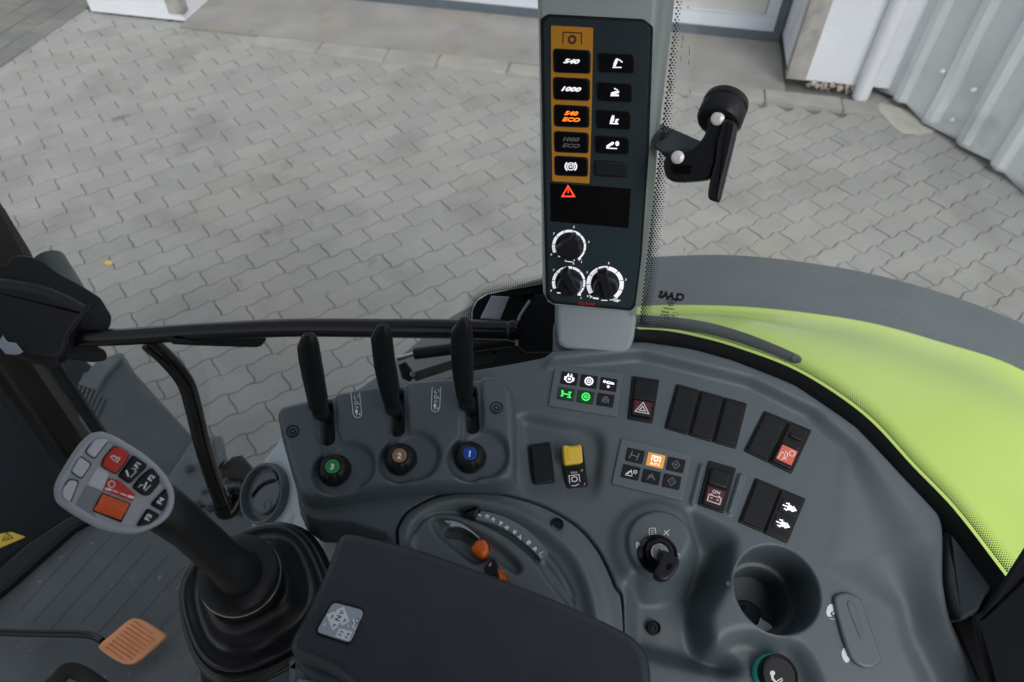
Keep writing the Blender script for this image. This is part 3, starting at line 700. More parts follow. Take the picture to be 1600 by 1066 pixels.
# ------------------------------------------------------------------ switches
def P4(q, a, b):   # bilinear in a px quad (tl,tr,br,bl)
    q = [np.array(p, float) for p in q]; return tuple((q[0] * (1 - a) + q[1] * a) * (1 - b) + (q[3] * (1 - a) + q[2] * a) * b)
def sub(q, a0, b0, a1, b1): return [P4(q, a0, b0), P4(q, a1, b0), P4(q, a1, b1), P4(q, a0, b1)]
def icon(mb, q, strokes, fills=(), wpx=1.3, pl=None, h=0):
    k = 0
    for s_ in strokes:
        cl = s_[0] == 'c'; pts = s_[1:] if cl else s_; mb.stroke(pl, [P4(q, *p) for p in pts], wpx, h + k * 1e-5, cl); k += 1
    for f_ in fills: mb.fill(pl, [P4(q, *p) for p in f_], h + k * 1e-5); k += 1
def circ(cx, cy, rx, ry, n=14): return [(cx + rx * math.cos(2 * math.pi * i / n), cy + ry * math.sin(2 * math.pi * i / n)) for i in range(n)]
def gear(cx, cy, r, ry, teeth=12, dep=.22):
    return [(cx + r * (1 + (dep if i % 4 in (0, 1) else 0)) * math.cos(2 * math.pi * i / (teeth * 4)), cy + ry * (1 + (dep if i % 4 in (0, 1) else 0)) * math.sin(2 * math.pi * i / (teeth * 4))) for i in range(teeth * 4)]
def rocker(quad, label, cat='switch', group=None, blank=False, hb=.0, frame=True, cells=1, name='rocker_switch', which=None):
    """quad px tl,tr,br,bl of one opening; returns root, face plane"""
    c = CP.P(*P4(quad, .5, .5), hb); t = thing(name, label, cat, c, group)
    if frame:
        mb = MB(); mb.prism(CP, quad, hb - .012, hb + .0022, .0012, 2, rnd=.0012); mb.build('bezel', M['blk'], t)
    return t
def blank_plate(quad, t, hb=0):
    mb = MB(); mb.prism(CP, sub(quad, .09, .05, .91, .95), hb + .001, hb + .0042, .0012, 3, rnd=.0012); return mb.build('cover', M['blk'], t)
# hazard
hq = [(988, 587), (1031, 593), (1020, 661), (981, 654)]
t = rocker(hq, 'black hazard warning rocker switch with white triangle on dark red')
mb = MB(); mb.prism(CP, sub(hq, .12, .05, .90, .52), .001, .0048, .0015, 3, rnd=.001); mb.build('rocker_upper', M['blk'], t)
mb = MB(); mb.prism(CP, sub(hq, .12, .52, .90, .88), .001, .0062, .0015, 3, rnd=.001); rl = mb.build('rocker_lower', M['blk'], t)
s_ = sub(hq, .20, .56, .84, .83); pl = CP.off(.0064)
mb = MB(); mb.fill(pl, s_); mb.build('red_field', M['redp'], rl, smooth=False)
mb = MB(); icon(mb, s_, [['c', (.5, .05), (.92, .92), (.08, .92)], ['c', (.5, .38), (.68, .75), (.32, .75)]], wpx=1.4, pl=pl, h=.0001); mb.build('triangle_symbol', M['white'], rl, smooth=False)
# triple blank
tq = [(1057, 599), (1168.6, 630), (1151, 701), (1038, 668)]
for k, w_ in enumerate(('leftmost of the three next to the hazard switch', 'middle one of the row of three', 'rightmost of the row of three')):
    q = sub(tq, k / 3 + .004, 0, (k + 1) / 3 - .004, 1); t = rocker(q, f'blank black switch cover, {w_}', 'switch blank', 'blank switch covers', name='switch_blank'); blank_plate(q, t)
# pair: blank and coral switch
pq_ = [(1195, 641), (1269, 672), (1238, 740), (1163, 704)]
q = sub(pq_, 0, 0, .497, 1); t = rocker(q, 'blank black switch cover left of the switch with the coral symbol', 'switch blank', 'blank switch covers', name='switch_blank'); blank_plate(q, t)
q = sub(pq_, .503, 0, 1, 1); t = rocker(q, 'black rocker switch with coral red symbol and small raised bar on the upper right console')
mb = MB(); mb.prism(CP, sub(q, .10, .04, .88, .50), .001, .0045, .0012, 3, rnd=.001); mb.build('rocker_upper', M['blk'], t)
mb = MB(); mb.prism(CP, sub(q, .10, .50, .88, .94), .001, .0060, .0012, 3, rnd=.001); rl = mb.build('rocker_lower', M['blk'], t)
mb = MB(); mb.prism(CP, sub(q, .30, .20, .76, .30), .004, .0075, .001, 2, rnd=.001); mb.build('raised_bar', M['blk'], t)
s_ = sub(q, .20, .53, .84, .86); pl = CP.off(.0062); mb = MB(); mb.fill(pl, s_); mb.build('coral_field', M['redb'], rl, smooth=False)
mb = MB(); icon(mb, s_, [[(.1, .9), (.15, .45), (.35, .5), (.4, .75), (.6, .8)], [(.3, .95), (.55, .6), (.5, .35)], ['c'] + circ(.74, .28, .17, .17), [(.3, .3), (.55, .45)]], wpx=1.2, pl=pl, h=.0001); mb.build('symbol', M['white'], rl, smooth=False)
# battery
bq = [(1108, 719), (1151, 731), (1131, 802), (1091, 788)]
t = rocker(bq, 'black battery isolator rocker marked ON in white on dark red, between two ridges')
mb = MB(); mb.prism(CP, sub(bq, .14, .12, .90, .50), .001, .0065, .0025, 3, rnd=.001); mb.build('rocker_upper', M['blk'], t)
mb = MB(); mb.prism(CP, sub(bq, .14, .50, .90, .95), .001, .0050, .0012, 3, rnd=.001); rl = mb.build('rocker_lower', M['blk'], t)
s_ = sub(bq, .22, .56, .84, .88); pl = CP.off(.0052); mb = MB(); mb.fill(pl, s_); mb.build('red_field', M['redp'], rl, smooth=False)
mb = MB(); icon(mb, s_, [['c', (.12, .5), (.88, .5), (.88, .92), (.12, .92)], [(.2, .42), (.34, .42)], [(.66, .42), (.8, .42)], [(.25, .68), (.38, .68)], [(.62, .68), (.78, .68)]], wpx=1.3, pl=pl, h=.0001)
mb.text(pl, 'ON', *P4(s_, .5, .2), 6, -14, 0, .02, h=.0002); mb.build('battery_symbol', M['white'], rl, smooth=False)
# lower right pair
lq = [(1181, 746), (1260, 779), (1231, 849), (1154, 815)]
q = sub(lq, 0, 0, .5, 1); t = rocker(q, 'blank black switch cover left of the key with two lit symbols', 'switch blank', 'blank switch covers', name='switch_blank'); blank_plate(q, t)
q = sub(lq, .505, 0, 1, 1); t = rocker(q, 'black switch with two small lit white suspension symbols, lower right of the console')
mb = MB(); mb.prism(CP, sub(q, .06, .04, .94, .96), .001, .0036, .001, 2, rnd=.001); mb.build('face', M['blk'], t)
for b0 in (.17, .54):
    s_ = sub(q, .2, b0, .88, b0 + .28); mb = MB(); mb.prism(CP, s_, .002, .0048, .0006, 2, rnd=.0006); kk = mb.build('button', M['key'], t); pl = CP.off(.005)
    mb = MB(); icon(mb, s_, [[(.12, .5), (.85, .5)], [(.25, .28), (.45, .28)], [(.25, .72), (.45, .72)], [(.4, .2), (.5, .5), (.4, .8)], [(.68, .3), (.9, .5), (.68, .7)]], [circ(.55, .5, .16, .2, 8)], wpx=1.9, pl=pl, h=.0001); mb.build('lit_symbol', M['lwhite'], kk, smooth=False)
# single blank left of yellow
sq = [(826, 695), (860, 690), (868, 755), (832, 761)]; HR = -.009
t = rocker(sq, 'blank black switch cover beside the yellow guarded switch', 'switch blank', 'blank switch covers', hb=HR, name='switch_blank'); blank_plate(sq, t, HR)
# yellow PTO switch
yq = [(877, 698), (911, 696), (920, 762), (884, 768)]
t = rocker(yq, 'rear power take off switch with yellow raised guard cap over black rocker', hb=HR)
mb = MB(); mb.prism(CP, sub(yq, .05, .53, .95, .97), HR + .001, HR + .004, .001, 2, rnd=.001); rl = mb.build('rocker_lower', M['blk'], t)
mb = MB(); pl2 = Plane(CP.P(896, 722, HR + .006), nrm(CP.n + np.array([0, -.28, 0])))
mb.prism(pl2, [(879, 697), (884, 695), (889, 697), (902, 696), (905, 694), (909, 697), (911, 722), (908, 724), (884, 727), (881, 724)], -.006, .009, .002, 3, rnd=.0008)
gc = mb.build('guard_cap', M['yellow'], t)
mb = MB(); mb.prism(pl2, [(886, 700), (903, 699), (905, 716), (888, 718)], .008, .0096, .0006, 2, rnd=.001); mb.build('cap_boss', M['yellow'], gc)
s_ = sub(yq, .12, .58, .86, .92); pl = CP.off(HR + .0042); mb = MB()
icon(mb, s_, [[(.12, .75), (.12, .25), (.72, .25), (.72, .75)], ['c'] + gear(.42, .52, .15, .15, 8), [(.2, .92), (.42, .97), (.66, .88)]], wpx=1.3, pl=pl, h=.0001)
mb.text(pl, 'REAR', *P4(s_, .45, .08), 3, 5, h=.0001); mb.text(pl, '0', *P4(s_, .92, 0), 4, -30, h=.0002); mb.text(pl, '1', *P4(s_, .98, .95), 4, -30, h=.0002)
mb.build('symbol', M['white'], rl, smooth=False)
# keypads
def keypad(quad, label, keys):
    c = CP.P(*P4(quad, .5, .5)); t = thing('membrane_keypad', label, 'keypad', c); mb = MB(); mb.prism(CP, quad, -.003, .0022, .001, 2, rnd=.0015); mb.build('plate', M['slate3'], t)
    for i, kd in enumerate(keys):
        r, cl = divmod(i, 3); a0 = .115 + cl * .29; b0 = .155 + r * .365
        a0 += (-.010 if r else .0)
        s_ = sub(quad, a0, b0, a0 + .245, b0 + .285); m, em, st, fl, w_, txt = kd
        mb = MB(); mb.prism(CP, s_, .0, .0034, .0007, 2, rnd=.0007); kk = mb.build('button', M[m], t); pl = CP.off(.0036)
        mb = MB(); icon(mb, s_, st, fl, w_, pl); 
        if txt: mb.text(pl, txt, *P4(s_, .5, .8), 4.2, -12, 0, .02, h=.0001)
        mb.build('symbol', M[em], kk, smooth=False)
k1 = [('key', 'lwhite', [['c'] + circ(.5, .58, .22, .26), [(.42, .12), (.36, .36)], [(.58, .12), (.64, .36)]], [[(.2, .4), (.33, .38), (.33, .66), (.2, .7)], [(.67, .38), (.8, .42), (.8, .7), (.67, .66)], circ(.5, .56, .1, .12, 8)], 1.7, None),
      ('key', 'lwhite', [['c'] + gear(.5, .5, .2, .26, 12), ['c'] + circ(.5, .5, .09, .12, 10)], [], 1.6, None),
      ('key', 'lwhite', [['c'] + circ(.24, .34, .06, .08, 8), [(.3, .36), (.42, .38)], ['c', (.42, .3), (.78, .36), (.8, .44), (.42, .46)], [(.5, .58), (.5, .82)], [(.41, .7), (.6, .7)]], [], 1.7, None),
      ('ghalo', 'lgreen', [[(.24, .25), (.3, .75)], [(.68, .3), (.74, .78)], [(.28, .5), (.72, .56)], [(.2, .3), (.34, .4)], [(.62, .34), (.8, .34)], [(.2, .74), (.36, .66)], [(.6, .76), (.82, .74)]], [], 2.1, None),
      ('ghalo', 'lgreen', [['c'] + gear(.5, .5, .19, .25, 12), ['c'] + circ(.5, .5, .08, .1, 8)], [], 1.6, None),
      ('key', 'dim', [[(.32, .35), (.32, .75)], [(.68, .35), (.68, .75)], [(.32, .5), (.68, .5)], ['c', (.42, .25), (.58, .25), (.58, .38), (.42, .38)], ['c'] + circ(.5, .6, .1, .12, 8)], [], 1.2, None)]
keypad([(868, 567.5), (973, 583), (963.5, 651), (856.5, 634)], 'six button keypad with white and green lit symbols just below the pillar', k1)
k2 = [('key', 'dim', [[(.3, .2), (.26, .5), (.2, .78)], [(.7, .25), (.66, .55), (.62, .82)], [(.27, .5), (.66, .55)]], [], 1.5, None),
      ('oramp', 'lwhite', [[(.27, .62), (.27, .22), (.75, .22), (.75, .62)], ['c'] + gear(.51, .42, .1, .13, 8)], [], 1.4, 'AUTO'),
      ('key', 'dim', [['c', (.5, .2), (.72, .5), (.5, .8), (.28, .5)], [(.5, .4), (.5, .6)], [(.42, .5), (.58, .5)]], [], 1.1, None),
      ('key', 'white', [[(.2, .78), (.62, .78)], [(.24, .7), (.5, .36), (.6, .7)], ['c'] + circ(.74, .42, .09, .12, 8)], [[(.24, .72), (.5, .34), (.52, .44), (.36, .7)]], 1.4, None),
      ('key', 'dim', [[(.3, .75), (.5, .3), (.72, .7)], [(.3, .45), (.6, .55)]], [], 1.5, None),
      ('key', 'dim', [['c', (.5, .2), (.72, .5), (.5, .8), (.28, .5)], [(.42, .5), (.58, .5)]], [], 1.1, None)]
keypad([(971, 685), (1081, 709), (1066, 782), (955.5, 756)], 'six button keypad with an orange lit AUTO button in the middle of the console', k2)
# ------------------------------------------------------------------ ignition
BH = .0146
t = thing('ignition_lock', 'black ignition lock with black headed key inserted in the round boss', 'ignition lock', CP.P(1029, 862, BH))
c = CP.P(1028, 867, BH)
mb = MB(); mb.lathe(c, CP.n, [(.0175, -.001), (.0172, .002), (.0145, .0045), (.0140, .0035), (.0125, .0035), (.0122, .009), (.0105, .0102), (.0085, .0102), (.0085, .007)], 36); mb.build('bezel', M['blkg'], t)
mb = MB(); mb.lathe(c, CP.n, [(.0078, .006), (.0078, .0098), (.0070, .0104)], 28); mb.build('barrel', M['steel'], t)
mb = MB(); c2 = c + CP.n * .0104; d_ = nrm(CP.P(1043, 889, BH) - CP.P(1030, 868, BH)); s2 = np.cross(CP.n, d_)
mb.box(c2 + CP.n * .004 + d_ * .002, d_, .004, s2, .0012, CP.n, .005); mb.build('key_blade', M['steel'], t, smooth=False)
kp = CP.off(BH + .020); mb = MB(); kpts = catmull([(1033, 860), (1043, 861), (1052, 868), (1061, 872), (1062, 880), (1056, 893), (1046, 904), (1035, 907), (1025, 902), (1023, 894), (1028, 884), (1033, 872)], 4, True)
mb.prism(kp, kpts, -.0045, .0045, .002, 3); kh = mb.build('key_head', M['blkr'], t)
mb = MB(); mb.prism(kp, catmull([(1043, 882), (1048, 880), (1051, 884), (1047, 890), (1042, 891)], 3, True), .004, .0049, 0); mb.build('key_hole', M['dblk'], kh)
mb = MB(); pl = CP.off(BH + .0003); mb.text(pl, 'P', 997, 852.5, 9.5, -6, 0, .02)
mb.stroke(pl, [(1038, 829), (1045, 837)], 1.2); mb.stroke(pl, [(1046, 828), (1037, 836)], 1.2, 1e-5); mb.stroke(pl, [(1057, 863), (1062, 868)], 1.2)
mb.stroke(pl, roundp([(1014, 826), (1024, 825), (1025, 837), (1015, 838)], 2, 2), 1.1, 0, True); mb.stroke(pl, [(1017, 829), (1022, 829), (1017, 832), (1022, 832), (1017, 835), (1022, 835)], 1, 1e-5)
mb.build('position_marks', M['white'], con, smooth=False)
# spare key in the cup holder
kp = Plane(CP.P(1180, 965, -.070), nrm(CP.n + np.array([.15, .1, 0]))); t = thing('spare_key', 'black headed flat key lying in the cup holder', 'key', CP.P(1180, 965, -.074))
mb = MB(); mb.prism(kp, catmull([(1150, 945), (1156, 938), (1166, 937), (1180, 944), (1190, 953), (1188, 968), (1182, 976), (1160, 968), (1151, 960)], 4, True), -.003, .004, .002, 3); kh = mb.build('key_head', M['blkr'], t)
mb = MB(); mb.prism(kp, catmull([(1157, 947), (1163, 945), (1165, 951), (1160, 957), (1155, 955)], 3, True), .004, .0043, 0); mb.build('key_hole', M['dblk'], kh)
mb = MB(); mb.prism(kp, [(1182, 967), (1187, 964), (1192, 969), (1200, 973), (1210, 983), (1212, 992), (1204, 990), (1180, 980)], -.0008, .0012, 0); mb.build('key_blade', M['chrome'], t, smooth=False)
# oval cover with seat pictograms
t = thing('oval_cover', 'long oval grey rubber cover set beside the cup holder', 'cover', CP.P(1340, 985))
oq = [(1304, 941), (1307, 930), (1317, 926), (1328, 926), (1341, 932), (1350, 943), (1362, 980), (1377, 1022), (1376, 1034), (1364, 1043), (1350, 1043), (1335, 1034), (1325, 1018), (1313, 980)]
mb = MB(); mb.prism(CP, catmull(oq, 3, True), -.004, .0042, .0022, 4); mb.build('lid', M['dial'], t)
mb = MB(); mb.prism(CP, catmull([(1325, 938), (1334, 942), (1342, 960), (1350, 990), (1345, 1000), (1334, 975), (1324, 948)], 3, True), .003, .0048, .0014, 3); mb.build('finger_ridge', M['dial'], t)
mb = MB(); pl = CP.off(.0004)
mb.fill(pl, [(1297, 944), (1301, 944), (1303, 950), (1303, 955), (1299, 956), (1297, 960), (1300, 963), (1297, 964), (1293, 963), (1291, 957), (1293, 948)]); mb.fill(pl, ellipse(1302.5, 958.5, 1.9, 2, 10), 1e-5); mb.stroke(pl, [(1297, 966.5), (1301, 967.6), (1305, 967)], .9)
mb.build('child_pictogram', M['white'], con, smooth=False, kind='stuff'); mb = MB(); mb.fill(pl, catmull([(1318, 1013), (1322, 1013.5), (1323.5, 1018), (1323.5, 1025), (1327, 1028), (1327, 1033), (1322, 1035.5), (1317, 1029), (1315, 1020)], 2, True))
mb.build('child_pictogram', M['white'], con, smooth=False)
# lighter socket
t = thing('lighter_socket', 'black round cigarette lighter socket with teal glowing ring at the bottom edge', 'socket', CP.P(1208, 1053)); c = CP.P(1207, 1056, -.016)
mb = MB(); mb.lathe(c, CP.n, [(.0172, -.003), (.0172, .006), (.0160, .0075)], 36); mb.build('glow_ring', M['teal'], t)
ax = nrm(CP.n + np.array([.12, 0, 0])); c = c + ax * .004
mb = MB(); mb.lathe(c, ax, [(.0158, 0), (.0162, .010), (.0152, .0120), (.0138, .0122), (.0130, .0108), (.0, .0108)], 36, capb=False); mb.build('plug', M['blkr'], t)
pp = Plane(c + ax * .0111, ax); mb = MB(); mb.fill(pp, ellipse(1207, 1052, 4, 4, 12)); mb.fill(pp, [(1204, 1054), (1208.5, 1055), (1209, 1060), (1213, 1065), (1211, 1067), (1206, 1062)], 1e-5)
mb.stroke(pp, [(1212, 1066), (1221, 1060)], 1.2); mb.stroke(pp, [(1214, 1069), (1223, 1063)], 1.2); mb.stroke(pp, [(1221, 1060), (1223, 1063)], 1.2, 1e-5); mb.build('pipe_symbol', M['white'], t, smooth=False)
# dial fittings
HB_ = .008
t = thing('number_scale_strip', 'curved grey strip printed with the digits 1 to 9 around the speed dial', 'scale strip', CP.P(810, 830, .003))
top = catmull([(752, 798), (775, 803), (800, 813), (825, 829), (850, 854), (855, 862)], 5); bot = catmull([(742, 811), (768, 818), (793, 829), (815, 845), (838, 866), (845, 876)], 5)
mb = MB(); pl = CP.off(.0); SH = .0055; mb.prism(CP, top + bot[::-1], -.004, SH, .0005, 2); mb.build('strip', mat('scale_strip_grey', (.12, .155, .17), .35, var=.03), t)
mb = MB(); pl = CP.off(SH + .0002)
for ch, x, y, a in zip('123456789', (749.5, 761, 770.5, 782, 792, 804, 813, 826, 836), (805, 807, 812, 818, 824.5, 831, 840, 848, 858), (68, 68, 63, 52, 50, 45, 40, 42, 42)): mb.text(pl, ch, x, y, 5.8, a - 3, 0, .03, sx=2.0)
mb.stroke(pl, [(849, 862), (843, 865), (846, 871)], 1.0); mb.build('digits', M['white'], t, smooth=False)
t = thing('scale_pointer', 'black angular pointer block at the 1 end of the number strip', 'pointer', CP.P(735, 800, .004))
mb = MB(); mb.prism(CP, [(727, 796), (735, 793), (743, 790), (750, 791), (749, 797), (742, 811), (737, 809), (717, 802)], -.004, .010, .003, 3, rnd=.0012); mb.build('block', M['blk'], t)
t = thing('orange_slider', 'small faceted orange slider knob in the slot of the speed dial', 'knob', CP.P(750, 856, .004))
mb = MB(); mb.prism(CP, [(733, 858), (745, 842), (757, 841), (764, 852), (763, 864), (753, 872)], -.006, .012, .0035, 3, rnd=.001); mb.build('cap', M['orange'], t)
mb = MB(); pl = CP.off(.0045); wd = catmull([(694, 813.5), (705, 823.5)], 1) + catmull([(705, 823.5), (718, 823), (735, 831), (751, 844)], 4)[1:] + catmull([(751, 841), (730, 824), (712, 815), (694, 813.5)], 4)[1:-1]
mb.fill(pl, wd, .0); mb.build('wedge_mark', mat('pale_wedge_print', (.30, .36, .38), .4, var=.02), con, smooth=False)
mb = MB(); mb.text(pl, '4', 702, 818, 5, -50, h=.0003); mb.build('wedge_digit', M['blk'], con, smooth=False)
t = thing('cruise_button', 'black and orange two part button half hidden by the armrest edge', 'button', CP.P(770, 886, .0))
mb = MB(); mb.prism(CP, [(757, 886), (768, 872), (775, 875), (785, 900), (760, 900)], -.004, .007, .0012, 2, rnd=.001); bb = mb.build('black_half', M['key'], t)
mb = MB(); mb.text(CP.off(.0073), '5', 766, 882, 5.5, -30); mb.build('symbol', M['white'], bb, smooth=False)
mb = MB(); mb.prism(CP, [(776, 886), (784, 890), (798, 906), (780, 906)], -.004, .0075, .0012, 2, rnd=.001); mb.build('orange_half', M['orange'], t)
# ================================================================== display pillar
PP = Plane.tri(at(850, 474, .72), at(1000, 484, .718), at(845, 25, .585))
t = pil = thing('display_pillar', 'upright grey green pillar with dark control panel of lit buttons and three dials', 'control pillar', CP.P(930, 540))
def quv(pts, h): return [PP.W(*PP.uv(x, y, 0), 0) + PP.n * h for x, y in pts]
Lf = [(842, -90), (841, -10), (843, 40), (846, 240), (849, 440), (850, 462), (856, 474), (868, 480)]
Rf = [(975, 489), (986, 487), (993, 478), (999, 440), (1010, 240), (1019, 100), (1024, 20), (1027, -90)]
Lb = [(846, -90), (845, -10), (847, 40), (850, 240), (853, 440), (855, 462), (862, 476), (874, 482)]
Rb = [(985, 492), (1002, 489), (1010, 478), (1018, 440), (1030, 240), (1046, 100), (1056, 20), (1064, -90)]
fr0 = quv(Lf + Rf, 0); cen = sum(fr0) / len(fr0)
mb = MB(); ins = [p + (cen - p) * .0 for p in fr0]
def inn(px, d): 
    q = [PP.uv(x, y) for x, y in px]; q = q if area2(q) > 0 else q[::-1]; return [PP.W(*a) for a in inset(q, d)]
fr_uv = [PP.uv(x, y) for x, y in Lf + Rf]; bk_uv = [PP.uv(x, y) for x, y in Lb + Rb]
def lay(q, d, h): return [PP.W(a, b, h) for a, b in inset(np.array(q), d)]
sgn = 1 if area2(fr_uv) > 0 else -1
mb.ring([lay(bk_uv, -.001 * sgn, -.062), lay(bk_uv, -.001 * sgn, -.030), lay(bk_uv, 0, -.014), lay(fr_uv, -.0010 * sgn, -.009), lay(fr_uv, 0, -.004), lay(fr_uv, .0012 * sgn, -.001), lay(fr_uv, .003 * sgn, 0)])
body_ = mb.build('housing', M['pillar'], t, sharp=50)
pq2 = [(849, 36), (858, 27), (1004, 35), (1016, 44), (1009, 240), (999, 400), (990, 474), (984, 482), (866, 471), (857, 462), (853, 300)]
mb = MB(); mb.prism(PP, pq2, -.002, .0014, .0008, 2, rnd=.002); pan = mb.build('front_panel', M['panel'], t)
mb = MB(); mb.prism(PP, [(844, 30), (856, 22), (1006, 30), (1021, 42), (1014, 240), (1003, 400), (993, 479), (986, 486), (864, 475), (853, 466), (849, 300)], -.0015, .0006, .0004, 1, rnd=.002); mb.build('panel_gasket', M['blk'], t)
mb = MB(); mb.prism(PP, [(861, 40), (927, 43.5), (924, 200), (921, 287), (863, 283), (861, 150)], .0005, .00175, 0, rnd=.0012); mb.build('orange_band', M['orange2'], t, smooth=False)
pl = PP.off(.0020)
mb = MB(); mb.stroke(pl, [(879.5, 68), (880, 50.5), (909, 52), (908.5, 69)], 1.6); mb.stroke(pl, gear(894, 62, 4.3, 4.5, 9, .45), 1.8, 1e-5, True); mb.build('pto_symbol', M['brownp'], pan, smooth=False)
def pbtn(x0, y0, x1, y1, rx=1.0, sk=3.0, lo=False):
    q = [(x0, y0), (x1, y0 + sk), (x1 - .5, y1 + sk * .6), (x0 + 1.0, y1 - .5)]
    mb = MB(); mb.prism(PP, [(x0 - 1.2, y0 - 1.4), (x1 + 1.4, y0 + sk - 1.2), (x1 + 1, y1 + sk * .6 + 1.2), (x0 - .6, y1 + .8)], .0008, .0024, .0006, 2, rnd=.0032); mb.build('button_surround', M['panel' if not lo else 'blk'], t)
    mb = MB(); mb.prism(PP, q, .0008, .0034, .0010, 3, rnd=.0030); return mb.build('button', M['dblk' if not lo else 'key'], t), q
PL = PP.off(.0037)
Lb_ = [(865, 77, 922, 113, '540', None, 'lwhite'), (865, 121.5, 921, 155.5, '1000', None, 'lwhite'), (866, 164.5, 920, 197.5, '540', 'ECO', 'lor'), (866.5, 206, 919, 237.5, '1000', 'ECO', 'dim'), (867, 244.5, 918, 274, None, None, 'lwhite')]
for x0, y0, x1, y1, a, b_, em in Lb_:
    o, q = pbtn(x0, y0, x1, y1); mb = MB(); cx, cy = (x0 + x1) / 2 - .5, (y0 + y1) / 2 + 1
    if a and not b_: mb.text(PL, a, cx, cy, 7.2, -3, .35, .05, sx=1.75)
    elif a: mb.text(PL, a, cx, cy - 4.8, 6.6, -3, .3, .035, sx=1.6); mb.text(PL, b_, cx, cy + 5, 6.4, -3, .3, .035, sx=1.6, h=1e-5)
    else:
        mb.stroke(PL, ellipse(cx, cy, 5.6, 5.6, 20), 1.5, 0, True); mb.stroke(PL, ellipse(cx, cy, 8.8, 8, 10, 0, 130, 230), 2.2, 1e-5); mb.stroke(PL, ellipse(cx, cy, 8.8, 8, 10, 0, -50, 50), 2.2, 1e-5)
        mb.stroke(PL, [(cx - 3, cy + 2), (cx - 3, cy - 2.5), (cx + 3, cy - 2.5), (cx + 3, cy + 2)], 1.1, 2e-5); mb.fill(PL, ellipse(cx, cy + 1, 1.4, 1.6, 8), 3e-5)
    mb.build('symbol', M[em], o, smooth=False)
Rb_ = [(935, 83, 991.5, 113), (933, 129, 988, 158), (931.5, 172, 985.5, 201), (930, 212.5, 983, 240), (929, 252, 979.5, 275)]
Z4 = lambda x, y: (910 + x / 4.845, 70 + y / 4.845)
ics = [([[(262, 105), (240, 150), (236, 165)], [(262, 108), (285, 118), (303, 134)], [(228, 172), (296, 172)]], [[(254, 105), (272, 104), (266, 130), (250, 165), (232, 165), (238, 135)]]),
       ([[(240, 330), (262, 342), (268, 348)], [(212, 386), (277, 386)]], [[(214, 380), (218, 362), (250, 352), (280, 350), (276, 366), (240, 376), (274, 376), (274, 382)]]),
       ([[(206, 596), (272, 600)], [(252, 566), (276, 566)]], [[(226, 534), (242, 536), (240, 570), (226, 594), (208, 588), (216, 556)], [(248, 572), (272, 572), (262, 586), (272, 596), (244, 594)]]),
       ([[(180, 782), (262, 787)]], [[(182, 764), (228, 734), (240, 740), (238, 752), (196, 778), (182, 776)], circ(264, 749, 15, 19, 12)]), None]
for (x0, y0, x1, y1), ic in zip(Rb_, ics):
    o, q = pbtn(x0, y0, x1, y1, lo=ic is None)
    if ic:
        mb = MB(); k = 0
        for s_ in ic[0]: mb.stroke(PL, [Z4(*p) for p in s_], 1.7, k * 1e-5); k += 1
        for f_ in ic[1]: mb.fill(PL, [Z4(*p) for p in f_], k * 1e-5); k += 1
        mb.build('symbol', M['lwhite'], o, smooth=False)
mb = MB(); mb.prism(PP, [(859.5, 286), (986, 295), (982, 357), (860.5, 346)], .0005, .0019, .0003, 1); dsp = mb.build('display', M['dblk'], t)
pl = PP.off(.0021); mb = MB(); mb.stroke(pl, [(887.5, 291), (897.5, 307), (878.5, 307)], 2.2, 0, True); mb.stroke(pl, [(887.6, 296), (887.8, 302)], 1.3, 1e-5); mb.build('warning_triangle', M['lred'], dsp, smooth=False)
# rotary dials
def rot_dial(cx, cy, r, wring, ptr, a0, a1, extra):
    pl = PP.off(.0017); mb = MB(); rr = r + 3.6 + wring / 2
    ob = None
    c = PP.P(cx, cy + 1, .001)
    mb.lathe(c, PP.n, [(r * PP.mpp(cx, cy) * 1.0, 0), (r * PP.mpp(cx, cy), .006), (r * .94 * PP.mpp(cx, cy), .0085), (r * .80 * PP.mpp(cx, cy), .0092)], 32); kn = mb.build('rotary_knob', M['blk'], t)
    h = .0090; pk = PP.off(h); mb = MB(); a = math.radians(ptr); dx, dy = math.cos(a), -math.sin(a)
    def rp(l, s): return (cx + dx * l - dy * s, cy + dy * l + dx * s)
    mb.prism(pk, [rp(-r * .9, -r * .42), rp(r * 1.12, -r * .42), rp(r * 1.22, 0), rp(r * 1.12, r * .42), rp(-r * .9, r * .42)], -.007, .0055, .0015, 3, rnd=.0015); mb.build('knob_wing', M['blk'], kn)
    # pale scale arcs with gaps
    n = 8; mb = MB(); st = (a1 - a0) / n
    for k in range(n):
        w_ = wring * (.55 + .45 * abs(k + .5) / n) if wring < 6 else wring
        mb.stroke(pl, ellipse(cx, cy, rr, rr * .97, 6, 0, -(a0 + st * k + 1.2), -(a0 + st * (k + 1) - 1.2)), w_, 0)
    for k in range(0, n + 1, 2):
        a_ = math.radians(a0 + st * k); q = (cx + math.cos(a_) * (rr + wring / 2 + 4), cy - math.sin(a_) * (rr + wring / 2 + 4)); mb.text(pl, str(k // 2 * 2 + 1 if k else 1), q[0], q[1], 3.6, -4, 0, .02)
    mb.build('scale_ring', M['lscale'], kn, smooth=False)
    mb = MB()
    for s_, w_ in extra: mb.stroke(pl, s_, w_, 2e-5)
    mb.build('symbol', M['lscale'], kn, smooth=False)
    mb = MB(); pts = ellipse(cx, cy, r * .99, r * .99, 10, 0, -ptr - 95 + 30, -ptr - 18 + 30) if wring < 6 else ellipse(cx, cy, r, r, 10, 0, 60, 130)
    mb.tube([PP.P(x, y, .0052) for x, y in pts], .0024, 8); mb.build('pointer_insert', M['grip'], kn)
Z5 = lambda x, y: (850 + x / 7.613, 350 + y / 7.613)
